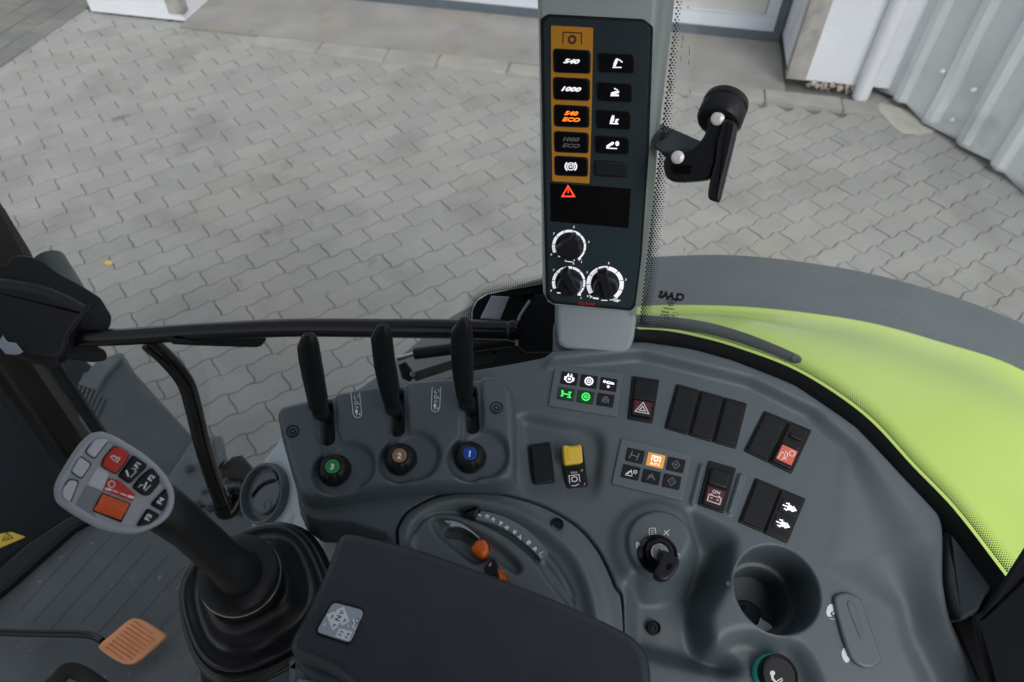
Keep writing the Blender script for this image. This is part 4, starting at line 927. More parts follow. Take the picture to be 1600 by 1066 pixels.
rot_dial(889.5, 385, 18.5, 5, 215, -52, 205, [([Z5(168, 385), Z5(205, 390)], 1.8), ([Z5(400, 412), Z5(440, 418)], 1.6), ([Z5(421, 395), Z5(419, 436)], 1.6), ([Z5(238, 408), Z5(250, 430), Z5(330, 425)], 1.2), ([Z5(250, 443), Z5(345, 455)], 1.2), ([Z5(360, 408), Z5(358, 440)], 1.5)])
rot_dial(889, 441.5, 18, 5, 300, -52, 205, [([Z5(155, 820), Z5(212, 822)], 2.2), ([Z5(400, 838), Z5(438, 846)], 3.2)])
rot_dial(945.5, 444, 19, 6.6, 285, -55, 215, [([Z5(540, 850), Z5(570, 868), Z5(545, 880)], 1.2), ([Z5(580, 880), Z5(650, 890)], 2.6), ([Z5(680, 908), Z5(755, 910)], 1.4), ([Z5(780, 903), Z5(910, 910)], 1.2), ([Z5(820, 890), Z5(880, 893)], 1.0), ([Z5(830, 918), Z5(890, 923)], 1.0)])
mb = MB(); mb.text(PP.off(.0019), 'CLAAS', 916.5, 474.5, 5.4, -5, 0, .05, sx=1.35); mb.build('maker_lettering', M['dred'], pan, smooth=False)
# stem into the console
pb = Plane(PP.p - PP.n * .012, PP.n)
pb = Plane.tri(at(870, 480, .7235), at(996, 488, .7215), at(880, 548, .722))
mb = MB(); q = [(870, 462), (870, 500), (872, 534), (876, 541), (886, 545), (966, 553), (978, 551), (986, 544), (991, 530), (995, 500), (997, 470)]
mb.prism(pb, q, -.05, 0, .004, 4, rnd=.006); mb.build('stem', mat('stem_grey', (.23, .275, .30), .45, bump=.15, bscale=1200, var=.04), t)
mb = MB(); base = catmull(cuv([(866, 520), (866, 540), (876, 549), (930, 555), (972, 558), (990, 552), (999, 530), (996, 500), (930, 480), (872, 490)], .012), 3, True); mb.prism_uv(CP, base, -.01, .0035, .003, 4); mb.build('foot_collar', M['slate'], t)
mb = MB(); mb.prism(CP.off(.0), [(890, 551), (905, 553), (905, 555.5), (890, 553.5)], .0020, .0042, 0); mb.build('foot_slot', M['blk'], t)
# ================================================================== side window
RH = .013
bot_px = [(980, 519), (1030, 520.5), (1080, 529), (1150, 548), (1247, 586), (1346, 652), (1423, 733), (1487, 800), (1561, 896), (1640, 1000), (1700, 1110)]
bw = catmull([CP.P(x, y, RH) for x, y in bot_px], 6)
lean = []
for k, p in enumerate(bw):
    a = bw[max(k - 1, 0)]; b_ = bw[min(k + 1, len(bw) - 1)]; tn = nrm(b_ - a); o = nrm(np.cross(UPZ, tn)); o = o if o[1] > -.2 else -o; lean.append(o)
# outward is away from the console middle
cmid = CP.P(1080, 780); lean = [o if (p - cmid) @ o > 0 else -o for o, p in zip(lean, bw)]
LEAN = .36
def gpt(k, s): return bw[k] + UPZ * s + lean[k] * s * LEAN
win = thing('side_window', 'curved side window pane with black printed border beside the console', 'window', bw[len(bw) // 2])
k0 = 0
mb = MB(); mb.ring([[gpt(k, s) for k in range(k0, len(bw))] for s in (0, .25, .5, .75)], closed=False, cap0=False, cap1=False); pane = mb.build('pane', M['glass'], win, sharp=180)
mb = MB(); ring = []
seal_in = catmull([CP.P(x, y, RH - .010) for x, y in [(980, 530), (1030, 531), (1080, 538), (1146, 556), (1244, 595), (1341, 661), (1415, 739), (1476, 803), (1548, 905), (1620, 1010), (1670, 1110)]], 6)
mb.ring([[p - UPZ * .05 for p in seal_in], seal_in, [a * .35 + b_ * .65 + UPZ * .002 for a, b_ in zip(seal_in, bw)], [gpt(k, .004) - lean[k] * .001 for k in range(len(bw))], [gpt(k, -.03) for k in range(len(bw))]], closed=False, cap0=False, cap1=False)
mb.build('rubber_seal', M['blk'], win)
# printed dots: along the bottom and beside the pillar
def on_pane(x, y):
    # intersect ray with vertical ruled surface
    d = ray(x, y); best = None
    for k in range(len(bw) - 1):
        a, b_ = bw[k], bw[k + 1]; e = b_ - a; nn_ = nrm(np.cross(e, UPZ + lean[k] * LEAN)); den = d @ nn_
        if abs(den) < 1e-9: continue
        tt = ((a - CC) @ nn_) / den; p = CC + d * tt; s = p[2] - a[2] - (e[2] * 0); q = p - (UPZ + lean[k] * LEAN) * s; f = ((q - a) @ e) / (e @ e)
        if -.01 <= f <= 1.01 and tt > 0 and (best is None or tt < best[2]): best = (p, k, tt, nn_)
    return best
mb = MB(); nd = 0
L_ = np.cumsum([0] + [np.linalg.norm(bw[k + 1] - bw[k]) for k in range(len(bw) - 1)])
def gs(s, h):
    k = int(np.searchsorted(L_, s)) - 1; k = max(0, min(k, len(bw) - 2)); f = (s - L_[k]) / (L_[k + 1] - L_[k])
    return gpt(k, h) * (1 - f) + gpt(k + 1, h) * f, lean[k], nrm(bw[k + 1] - bw[k])
def dot(p, o, e, r):
    p = p - o * .0006; up_ = nrm(UPZ + o * LEAN); return mb.add([p + (e * math.cos(a) + up_ * math.sin(a)) * r for a in (0, 1.047, 2.094, 3.1416, 4.189, 5.236)], [(0, 1, 2, 3, 4, 5)])
for row in range(8):
    h = .0075 + row * .0017; r = .00100 * (1 - row / 9.5); s = .0010 * (row % 2)
    while s < L_[-1]:
        p, o, e = gs(s, h); dot(p, o, e, r); s += .0022
for c_ in range(74):
    for row in range(260):
        h = .010 + row * .0021; p, o, e = gs(.012 + c_ * .0026 + (row % 2) * .0013, h); x, y, _ = proj(p)
        if not -20 < y < 540: continue
        lim = np.interp(y, [0, 240, 440, 520], [1066, 1046, 1026, 1014]); edge = np.interp(y, [0, 240, 440, 520], [1046, 1022, 1000, 985])
        if edge - 12 < x < lim: dot(p, o, e, .00125 * min(1, max(.35, (lim - x) / 20 + .35)))
mb.build('printed_dots', M['blk'], pane, smooth=False, kind='stuff')
# maker's print on the glass, seen mirrored from inside
b = on_pane(1049, 463)
if b:
    pl = Plane(b[0] - lean[b[1]] * .0007, b[3]); mb = MB()
    mb.text(pl, 'CLAAS', 1049, 462.5, 14, -8, 0, .07, mirror=True, sx=.80)
    for txt, x, y, s_ in (('Ref. 3036 204', 1049.5, 469, 2.6), ('Tempered', 1048.5, 473.5, 2.8), ('GLASS', 1048, 477, 2.2), ('TRANSPARENT', 1045, 482.5, 2.0), ('43R-00097', 1039, 487.5, 2.2), ('DOT 236 M42 AS2', 1043, 493, 2.2), ('L 2 12', 1042, 497.5, 2.4)): mb.text(pl, txt, x, y, s_ * 1.9, -8, 0, .03, mirror=True, sx=.52, h=1e-5)
    mb.stroke(pl, ellipse(1055.5, 491, 4.2, 3, 14, 8), .6, 2e-5, True); mb.build('glass_print', M['blk'], pane, smooth=False)
mb = MB()
for (x, y, w_, l_) in ((1067, 60, 1.2, 7), (1065, 72, .8, 5), (1077, 80, .9, 9), (1064, 92, .7, 6), (1076, 98, .8, 5), (1077, 130, .9, 4), (1078, 143, 1.1, 2.5), (1075, 12, 1.3, 2.6), (1071, 285, .7, 4), (1069, 390, .8, 3), (1104, 402, .9, 3)):
    b2 = on_pane(x, y)
    if b2:
        p2 = Plane(b2[0] - lean[b2[1]] * .0006, b2[3]); mb.fill(p2, [(x - w_, y), (x - w_ * .4, y - l_), (x + w_ * .5, y - l_ * .8), (x + w_, y + l_ * .2), (x + w_ * .2, y + l_), (x - w_ * .6, y + l_ * .7)])
mb.build('dirt_spots', mat('dried_drip', (.30, .28, .25), .8), pane, smooth=False, kind='stuff')
# strap hinge outside the pane
sp = Plane(at(1100, 515, .84), nrm(np.array([0, -.75, .66]))); t = thing('window_strap', 'curved dark grey strap with a bolt eye at its end behind the lower window edge', 'strap', sp.P(1242, 560))
cl = catmull([(960, 497), (1000, 502), (1060, 506), (1110, 514), (1160, 528), (1205, 545), (1240, 560)], 5); top, bot = [], []
for i, (x, y) in enumerate(cl):
    a, b_ = cl[max(i - 1, 0)], cl[min(i + 1, len(cl) - 1)]; e = nrm(np.array(b_) - np.array(a)); nn_ = np.array([-e[1], e[0]]); hw = 10 - 2.0 * i / len(cl); top.append((x - nn_[0] * hw, y - nn_[1] * hw)); bot.append((x + nn_[0] * hw, y + nn_[1] * hw))
mb = MB(); mb.prism(sp, top + [(1250, 556), (1254, 562), (1250, 568)] + bot[::-1], -.003, .001, .0006, 1); mb.build('strap', M['fend'], t)
mb = MB(); mb.lathe(sp.P(1243, 561, .001), sp.n, [(.0055, -.001), (.0055, .0012), (.003, .0014), (.0028, .0002)], 20); mb.build('bolt_eye', M['dsteel'], t)
# window latch
LPt = Plane(at(1100, 220, .60), nrm(CC - at(1100, 220, .60) + np.array([-.1, 0, .1])))
t = thing('window_latch', 'black window opening handle with round rubber knob and two silver rivets', 'latch', LPt.P(1095, 215))
Z6 = lambda x, y: (980 + x / 2.3174, 120 + y / 2.3174)
mb = MB(); kc = LPt.P(*Z6(345, 128), -.012); kax = nrm(LPt.n * .35 + nrm(LPt.P(1100, 250) - LPt.P(1120, 130)) * .94 * -1 * -1)
kax = nrm(LPt.n * .55 + (LPt.P(1095, 260) - LPt.P(1125, 160)) / np.linalg.norm(LPt.P(1095, 260) - LPt.P(1125, 160)) * .8)
RK = 35.5 * .60 / F
mb.lathe(kc, kax, [(RK * .8, -.013), (RK * .97, -.012), (RK, -.009), (RK, -.006), (RK * .95, -.005), (RK * .95, -.003), (RK, -.002), (RK, .009), (RK * .9, .0125), (RK * .7, .014)], 40); mb.build('round_knob', M['blkr'], t)
mb = MB(); lev = catmull([Z6(*p) for p in [(325, 133), (350, 142), (354, 165), (350, 200), (332, 255), (320, 290), (318, 300), (303, 360), (270, 375), (180, 380), (145, 368), (132, 335), (133, 300), (150, 278), (190, 270), (235, 258), (270, 225), (288, 185), (290, 155), (303, 137)]], 3, True)
mb.prism(LPt, lev, -.008, .006, .0025, 4); lv = mb.build('lever', M['blkr'], t)
mb = MB(); bl_ = catmull([Z6(*p) for p in [(352, 158), (372, 155), (395, 172), (392, 205), (372, 290), (345, 400), (332, 448), (318, 452), (292, 436), (300, 370), (318, 300), (325, 230)]], 3, True)
mb.prism(LPt, bl_, -.005, .0105, .003, 4); mb.build('grip_blade', M['blkr'], t)
mb = MB(); mb.prism(LPt, [Z6(*p) for p in [(160, 318), (232, 322), (230, 350), (165, 352)]], .004, .0075, .001, 2); mb.build('lever_slot', M['dblk'], t)
for (x, y) in ((327, 152), (183, 292)):
    mb = MB(); mb.lathe(LPt.P(*Z6(x, y), .0058), LPt.n, [(.0056, -.001), (.0056, .0008), (.0046, .0020), (.002, .0026)], 24); mb.build('rivet', M['chrome'], t)
mb = MB(); bp_ = Plane(LPt.P(1060, 215, -.022), nrm(LPt.n + np.array([-.3, .2, .5]))); mb.prism(bp_, [Z6(*p) for p in [(90, 168), (130, 172), (280, 238), (250, 262), (130, 272), (95, 250)]], -.004, 0, .001, 2); mb.build('bracket', M['tank'], t)
mb = MB(); mb.prism(bp_, [Z6(*p) for p in [(95, 246), (120, 238), (130, 262), (240, 262), (200, 280), (130, 276)]], -.012, -.004, .001, 2); mb.build('bracket_foot', M['blk'], t)
# ================================================================== door glass, frame, rail
W1 = at(850, 500, .93); W2 = at(60, 450, 1.22); dh = W2 - W1; dh[2] = 0; DG = Plane(W1, np.cross(dh, UPZ))
door = thing('door_pane', 'large flat cab door window pane with black printed lower corner', 'window', DG.P(500, 560))
e_ = nrm(-dh); 
def dp_(s, z): return np.array([W1[0], W1[1], 0]) + e_ * s + UPZ * z
mb = MB(); mb.add([dp_(-1.5, .95), dp_(.10, .95), dp_(.10, 2.62), dp_(-1.5, 2.62)], [(0, 1, 2, 3)]); dpn = mb.build('pane', M['glass'], door, smooth=False)
frit = [(739, 620), (738, 500), (739, 484), (746, 470), (762, 460), (800, 452), (850, 443), (900, 436), (940, 430), (940, 640)]
mb = MB(); q = [DG.P(x, y, .0008) for x, y in frit]; 
hole = None
mb.add(q, [tuple(range(len(q)))]); mb.build('printed_corner', M['blk'], dpn, smooth=False)
mb = MB(); bl2 = catmull([(738.5, 560), (738, 500), (739, 484), (746, 470), (762, 460), (800, 452), (850, 443), (880, 438)], 8)
for row in range(5):
    pts = [DG.uv(x, y) for x, y in bl2]; s = 0; seg = np.cumsum([0] + [np.linalg.norm(pts[i + 1] - pts[i]) for i in range(len(pts) - 1)]); s = (row % 2) * .0017
    while s < seg[-1]:
        i = max(0, int(np.searchsorted(seg, s)) - 1); i = min(i, len(pts) - 2); f = (s - seg[i]) / max(seg[i + 1] - seg[i], 1e-6); c = pts[i] * (1 - f) + pts[i + 1] * f; e = nrm(pts[i + 1] - pts[i]); nn_ = np.array([-e[1], e[0]])
        c = c + nn_ * (.0025 + row * .0028); r = .0016 * (1 - row / 6.5)
        mb.add([DG.W(c[0] + math.cos(a) * r, c[1] + math.sin(a) * r, .0008) for a in (0, 1.047, 2.094, 3.1416, 4.189, 5.236)], [(0, 1, 2, 3, 4, 5)]); s += .0034
mb.build('printed_dots', M['blk'], dpn, smooth=False, kind='stuff')
# silver plate with stud, black bracket behind the pillar
t = thing('hinge_bracket', 'black door hinge bracket with silver grey plate between glass and pillar', 'bracket', at(800, 500, .86))
Z7 = lambda x, y: (600 + x / 5.33, 420 + y / 5.33)
bp2 = Plane(at(780, 480, .885), nrm(CC - at(780, 480, .885)))
mb = MB(); mb.prism(bp2, [Z7(*p) for p in [(895, 225), (1045, 235), (965, 430), (800, 415)]], -.004, .002, .001, 1); mb.build('plate', M['sgrey'], t)
mb = MB(); mb.prism(bp2, [Z7(*p) for p in [(1075, 240), (1235, 225), (1225, 260), (1140, 390), (1115, 470), (1110, 640), (1180, 700), (1500, 700), (1500, 240), (1400, 200)]], -.008, .006, .003, 2); mb.build('bracket', M['blk'], t)
mb = MB(); mb.tube([bp2.P(*Z7(x, y), .008) for x, y in [(1215, 265), (1170, 330), (1130, 395), (1108, 450), (1100, 520), (1105, 640)]], .0018, 8); mb.build('bracket_edge', M['sgrey'], t)
# rail
dR, dL = .86, 1.03
t = thing('door_rail', 'long black tubular door rail with curved tube running down to the sill', 'rail', at(350, 790, 1.22))
rl_ = [(118, 529), (200, 526), (300, 519), (400, 514), (480, 512), (600, 513), (700, 514), (812, 517)]
pts = [at(x, y, dL + (dR - dL) * (x - 118) / 694) for x, y in rl_]
mb = MB(); mb.tube(catmull(pts, 6), .0125, 20); mb.build('tube', M['blkg'], t)
cvp = catmull([at(232, 535, 1.01), at(262, 562, 1.03), (at(290, 598, 1.06)), at(303, 640, 1.09), at(315, 690, 1.12), at(330, 740, 1.16), at(347, 788, 1.20)], 6)
mb = MB(); mb.tube(cvp, .0125, 18); mb.build('curved_tube', M['blkg'], t)
mb = MB(); mb.tube(catmull([at(347, 786, 1.20), at(351, 799, 1.215), at(362, 794, 1.222), at(371, 777, 1.225), at(374, 768, 1.23)], 4), .0150, 18); mb.build('foot_elbow', M['blkg'], t)
mb = MB(); mb.lathe(at(372, 769, 1.222), at(376, 755, 1.23) - at(371, 777, 1.225), [(.0165, -.004), (.0185, 0), (.0185, .006), (.015, .010)], 24); mb.build('rubber_cap', M['blkr'], t)
mb = MB(); cpz = Plane(at(350, 535, 1.0), nrm(CC - at(350, 535, 1.0))); mb.prism(cpz, [(270, 538), (300, 540), (400, 543), (408, 541), (416, 532), (415, 525), (262, 530)], -.004, .004, .002, 2); mb.build('stop_plate', M['blk'], t)
mb = MB(); mb.lathe(pts[-1] + (pts[-2] - pts[-1]) * .1, nrm(pts[-1] - pts[-2]), [(.0125, -.004), (.0140, -.002), (.0140, .004), (.0125, .006)], 24); mb.build('tube_collar', M['blkg'], t)
# gas strut and wiper linkage outside behind the levers
t = thing('gas_strut', 'black gas strut with linkage outside the door glass behind the levers', 'strut', at(700, 545, .98))
mb = MB(); mb.tube([at(648, 553, .99), at(800, 533, .97)], .0085, 16); mb.build('cylinder', M['blk'], t)
mb = MB(); mb.tube([at(620, 561, .99), at(650, 553, .99)], .0035, 12); mb.build('rod', M['steel'], t)
mb = MB(); fpl = Plane(at(700, 570, 1.0), nrm(CC - at(700, 570, 1.0))); mb.prism(fpl, [(640, 585), (650, 580), (720, 558), (765, 551), (775, 556), (768, 565), (720, 573), (650, 596)], -.004, .004, .001, 2); mb.build('link_arm', M['dsteel'], t)
mb = MB(); mb.prism(fpl, [(622, 570), (633, 565), (643, 578), (647, 590), (640, 597), (628, 592)], -.01, .008, .003, 3); mb.build('joint', M['blk'], t)
mb = MB(); mb.lathe(fpl.P(645, 585, .008), fpl.n, [(.004, 0), (.004, .004), (.003, .005)], 6); mb.build('nut', M['steel'], t)
# ------------------------------------------------------------------ latch housing and dark frame at the left
t = thing('door_lock_housing', 'rounded black door lock housing with rubber edge at the left end of the rail', 'lock housing', at(70, 500, 1.0))
hpl = Plane(at(70, 500, 1.0), nrm(CC - at(70, 500, 1.0) + np.array([.2, -.15, .35])))
Z8 = lambda x, y: (x / 4.444, 360 + y / 4.444)
mb = MB(); o1 = [(-60, 430), (0, 432), (60, 440), (105, 458), (140, 478), (146, 490), (118, 530), (112, 560), (85, 572), (40, 566), (0, 545), (-60, 520)]
mb.prism(hpl, o1, -.03, .014, .016, 7, rnd=.022, rseg=6); mb.build('housing', M['blkr'], t)
mb = MB(); o2 = [(-60, 422), (13, 414), (15, 403), (28, 399), (46, 400), (68, 408), (88, 425), (125, 445), (157, 465), (175, 495), (172, 512), (158, 524), (150, 540), (166, 548), (168, 563), (146, 566), (100, 560), (-60, 540)]
mb.prism(hpl.off(-.02), o2, -.02, .0, .002, 2, rnd=.006); mb.build('rubber_edge', M['blkr'], t)
mb = MB(); mb.tube([hpl.P(*Z8(x, y), .010) for x, y in [(640, 505), (570, 600), (500, 690), (460, 750), (462, 790)]], .0045, 10); mb.build('ridge', M['blkr'], t)
for (x, y) in ((240, 765), (350, 915)):
    mb = MB(); mb.lathe(hpl.P(*Z8(x, y), .012), hpl.n, [(.010, -.002), (.009, .0016), (.006, .0018), (.0055, 0)], 20); mb.build('screw_cup', M['blk'], t)
mb = MB(); mb.prism(hpl, [Z8(*p) for p in [(-20, 790), (20, 725), (40, 760), (60, 775), (110, 780), (165, 845), (120, 865), (40, 860)]], .008, .019, .002, 2); mb.build('striker', M['sgrey'], t)
t = thing('mirror_arm', 'pale grey rounded tube end standing outside behind the lock housing', 'mirror arm', at(80, 430, 1.1))
mb = MB(); mb.tube([at(72, 400, 1.22), at(76, 407, 1.22), at(100, 452, 1.2), at(130, 520, 1.16)], [.014, .026, .029, .030], 20); mb.build('tube', M['tank'], t)
t = thing('door_frame_post', 'dark brown and black cab door frame post behind the joystick head', 'frame post', at(120, 680, 1.2))
mb = MB(); mb.tube([at(-20, 500, 1.16), at(105, 680, 1.26), at(150, 745, 1.30)], .034, 4); mb.build('post', M['post'], t, smooth=False)
mb = MB(); mb.tube([at(66, 540, 1.13), at(150, 668, 1.22), at(200, 740, 1.28)], .010, 8); mb.build('outer_seal', M['blk'], t)
mb = MB(); mb.tube([at(-40, 540, 1.10), at(85, 715, 1.22), at(140, 790, 1.26)], .016, 8); mb.build('inner_seal', M['blk'], t)
pp_ = Plane(at(20, 400, 1.14), nrm(CC - at(20, 400, 1.14)))
mb = MB(); mb.prism(pp_, [(-250, -180), (-8, 290), (0, 316), (12, 335), (46, 390), (60, 420), (60, 470), (-30, 470), (-110, 300), (-340, -160)], -.045, 0, .003, 1); mb.build('upper_post', M['post'], t)
mb = MB()
for k in range(22):
    for j in range(3): 
        x, y = 4 + k * 2.0 - j * 3 + 3, 326 + k * 3.6 + j * 2.4; mb.add([pp_.P(x + math.cos(a) * 1.0, y + math.sin(a) * 1.0, .0006) for a in (0, 1.26, 2.51, 3.77, 5.03)], [(0, 1, 2, 3, 4)])
mb.build('printed_dots', M['dim'], t, smooth=False, kind='stuff')
# ================================================================== outside steps / tank
TZ = 1.02
t = thing('fuel_tank', 'dark grey sheet metal tank box outside the door beyond the curved tube', 'tank', atz(220, 650, TZ))
tp = Plane(atz(220, 640, TZ), UPZ)
mb = MB(); mb.prism(tp, [(120, 640), (150, 560), (190, 549), (203, 573), (238, 612), (303, 683), (270, 740), (250, 800), (120, 800)], -.35, 0, .012, 3); mb.build('top', M['tank'], t)
mb = MB(); mb.prism(tp, [(120, 600), (152, 562), (188, 550), (190, 556), (165, 585), (150, 610)], -.001, .012, .004, 2); mb.build('raised_lip', M['stepm'], t)
for k in range(7):
    mb = MB(); mb.tube([tp.P(118 + k * 5, 620 + k * 5.5, .006), tp.P(133 + k * 5, 583 + k * 6.5, .006)], .003, 6); mb.build('rib', M['stepm'], t)
t = thing('entry_step_plate', 'dusty grey step plate with bolt heads at the foot of the curved tube', 'step plate', atz(330, 770, 1.10))
sp1 = Plane(atz(320, 740, 1.10), UPZ)
mb = MB(); mb.prism(sp1, [(303, 684), (345, 680), (349, 700), (356, 738), (400, 745), (470, 770), (470, 900), (330, 900), (290, 800), (262, 745)], -.02, 0, .004, 2); mb.build('plate', M['stepm'], t)
mb = MB(); mb.prism(sp1, [(322, 748), (350, 738), (392, 745), (410, 790), (296, 789)], .0, .006, .002, 2); mb.build('raised_plate', M['stepm'], t)
Z9 = lambda x, y: (270 + x / 6.6625, 680 + y / 6.6625)
for (x, y) in ((170, 335), (335, 580), (255, 710), (400, 735), (570, 470), (710, 490), (700, 770)):
    mb = MB(); mb.lathe(sp1.P(*Z9(x, y), .006), UPZ, [(.010, -.001), (.010, .002), (.006, .003), (.0055, .007), (.004, .008)], 12); mb.build('bolt_head', M['tank'], t)
mb = MB(); mb.prism(Plane(sp1.P(370, 730, .02), nrm(UPZ + _X * -.2)), [(343, 738), (352, 722), (362, 713), (377, 710), (386, 722), (396, 740), (392, 752), (345, 745)], -.05, .0, .005, 3); mb.build('hinge_block', M['post'], t)
mb = MB(); mb.prism(Plane(sp1.P(344, 700, .03), nrm(UPZ + _X * .5)), [(334, 687), (341, 688), (352, 718), (342, 727), (337, 700)], -.03, 0, .002, 2); mb.build('upright_tab', M['stepm'], t)
# big tyre seen through the front
t = thing('front_tyre', 'dark front tyre seen through the glass at the left edge', 'tyre', atz(-30, 720, .6))
tc_ = np.array(atz(-60, 740, .85)); mb = MB(); mb.lathe(tc_, nrm(np.array([.75, .1, .6])), [(.10, .1), (.30, .12), (.42, .09), (.50, .02), (.52, -.10), (.50, -.25), (.42, -.3)], 48); mb.build('carcass', M['tyre'], t)
mb = MB(); mb.lathe(tc_, nrm(np.array([.75, .1, .6])), [(.02, .07), (.20, .10), (.24, .13), (.235, .14), (.20, .125)], 48); mb.build('rim', M['tank'], t)
# ================================================================== cab floor
FZ = 1.20
fp = Plane(atz(200, 950, FZ), UPZ)
mb = MB(); mb.prism(fp, [(-60, 985), (20, 908), (112, 826), (140, 800), (290, 780), (330, 812), (620, 900), (700, 1300), (-300, 1400), (-200, 1110)], -.03, 0, .004, 2); fl = mb.build('cab_floor', M['mat_'], kind='structure')
def fline(x0, y0, x1, y1, r): mb = MB(); mb.tube([fp.P(x0, y0, .0), fp.P(x1, y1, .0)], r, 6); mb.build('mat_rib', M['mat_'], fl)
dx_ = (-.72, .80)
for k, (x, y) in enumerate([(150, 822), (178, 832), (206, 842), (236, 852), (262, 868), (290, 884), (300, 925), (303, 962), (318, 990), (345, 1010)]):
    L = (165, 175, 185, 150, 150, 140, 110, 95, 80, 70)[k]; fline(x, y, x + dx_[0] * L, y + dx_[1] * L, .0012)
fline(-20, 925, 110, 822, .004)
t = thing('door_sill', 'black rubber lined sill along the left edge of the cab floor', 'sill', fp.P(60, 860))
mb = MB(); mb.prism(fp, [(-80, 990), (-60, 935), (0, 886), (40, 850), (98, 812), (130, 796), (150, 806), (112, 826), (20, 908)], .0, .018, .006, 3); mb.build('sill_rubber', M['blkr'], t)
mb = MB(); sp3 = Plane(atz(40, 800, 1.12), nrm(UPZ + np.array([.15, -.1, 0]))); mb.prism(sp3, [(-200, 1040), (-140, 560), (0, 590), (90, 720), (130, 800), (95, 816), (0, 880)], -.03, 0, .004, 1); mb.build('lower_door_panel', M['tyre'], t)
mb = MB(); s4 = sp3.off(.0015); mb.prism(s4, [(-20, 838), (17, 831), (40, 839), (0, 856), (-20, 862)], -.001, .0004, 0); stk = mb.build('warning_sticker', M['yellow'], t)
mb = MB(); mb.stroke(s4, [(4, 845), (11, 833), (20, 841)], 1.5, .0006, True); mb.stroke(s4, [(9, 843), (13, 838), (13, 842)], 1.1, .0007); mb.build('warning_symbol', M['blk'], stk, smooth=False)
# pedal
pdl = Plane(fp.P(205, 1000, .055), nrm(UPZ + np.array([.1, -.25, 0])))
t = thing('orange_pedal', 'orange ribbed foot pedal plate on a black rod above the cab floor', 'pedal', fp.P(205, 1000))
mb = MB(); mb.prism(pdl, catmull([(154, 1008), (175, 990), (200, 969), (212, 966), (224, 970), (253, 988), (255, 996), (232, 1018), (212, 1034), (196, 1038), (180, 1032), (158, 1017)], 3, True), -.010, .002, .003, 3); pdo = mb.build('pad', M['pedal'], t)
dark_o = mat('pedal_rib_orange', (.60, .23, .10), .6, var=.15, vscale=40)
for k in range(9):
    u0 = (166 + k * 4.0 + 2, 1015 - k * 5.6 + 6); q0 = (172 + k * 3.2, 1021 - k * 6.0); 
    a0 = np.array([160 + 5.6 * k, 1011 - 5.0 * k]) + np.array([2, 0]); a1 = a0 + np.array([40, 24.5]) * (1 if 0 < k < 8 else .82)
    mb = MB(); mb.tube([pdl.P(a0[0] + 3, a0[1], .0018), pdl.P(a1[0] - 1, a1[1], .0018)], .0016, 6); mb.build('grip_rib', dark_o, pdo)
mb = MB(); mb.tube(catmull([fp.P(-40, 986, .03), fp.P(0, 988, .035), fp.P(60, 990, .035), fp.P(135, 992, .035), fp.P(160, 1002, .045)], 5), .0058, 12); mb.build('rod', M['blkg'], t)
mb = MB(); mb.tube(catmull([fp.P(60, 1090, .05), fp.P(90, 1062, .06), fp.P(104, 1048, .06), fp.P(125, 1052, .05), fp.P(160, 1075, .04)], 4), .012, 12); tag(mb.build('pedal_bracket', M['post']), 'dark bracket poking up from the floor at the bottom left edge of the photo', 'bracket')
# ================================================================== cowl, vent
c_ = at(415, 770, .80); vn = nrm(-ray(415, 770)) ; 
VP = Plane(c_, nrm(vn * .72 - nrm(_X) * .66 + UPZ * .1))
t = thing('vent_cowl', 'pale grey smooth cowl under the console carrying the round air vent', 'cowl', at(440, 800, .83))
mb = MB(); cw_px = catmull([(446, 676), (428, 696), (408, 722), (392, 750), (384, 778), (385, 800), (391, 822), (402, 850), (440, 900), (500, 900), (500, 800), (480, 700)], 4, True)
mb.prism(VP, cw_px, -.12, 0, .006, 4); mb.build('side_face', M['light'], t)
BPl = Plane(at(560, 830, .76), nrm(CP.n + np.array([-.1, -.35, 0])))
mb = MB(); mb.prism(BPl, [(440, 800), (470, 790), (700, 800), (700, 960), (520, 960), (430, 900)], -.10, 0, .008, 4, rnd=.01); mb.build('front_face', M['light'], t)
t = thing('air_vent', 'round dark grey swivelling air vent in the pale cowl', 'air vent', VP.P(415, 772))
vc = VP.P(417, 772); rv = .0345
mb = MB(); mb.lathe(vc, VP.n, [(rv, -.004), (rv, .0075), (rv * .96, .0095), (rv * .90, .0090), (rv * .86, .004), (rv * .84, .0012), (.0, .001)], 48, capb=False); mb.build('bezel', M['dial'], t)
mb = MB(); q = []; uu = nrm(_X - VP.n * (_X @ VP.n)); vv = np.cross(VP.n, uu)
Za = lambda x, y: (360 + x / 3.553, 560 + y / 3.553)
mb.prism(VP, catmull([Za(*p) for p in [(118, 825), (125, 780), (150, 735), (190, 702), (235, 688), (262, 684), (282, 715), (275, 760), (248, 815), (205, 855), (165, 868), (135, 850)]], 3, True), .001, .0075, .003, 3); mb.build('flap', M['dial'], t)
mb = MB(); mb.prism(VP, catmull([Za(*p) for p in [(112, 770), (118, 720), (145, 665), (185, 632), (235, 622), (258, 670), (225, 680), (180, 698), (140, 735), (122, 765)]], 3, True), .001, .0040, .002, 2); mb.build('upper_flap', M['slate2'], t)
mb = MB(); mb.lathe(VP.P(*Za(207, 818), .0074), VP.n, [(.006, 0), (.006, .0006), (.005, .0008), (.004, 0)], 20); mb.build('dimple', M['dial'], t)
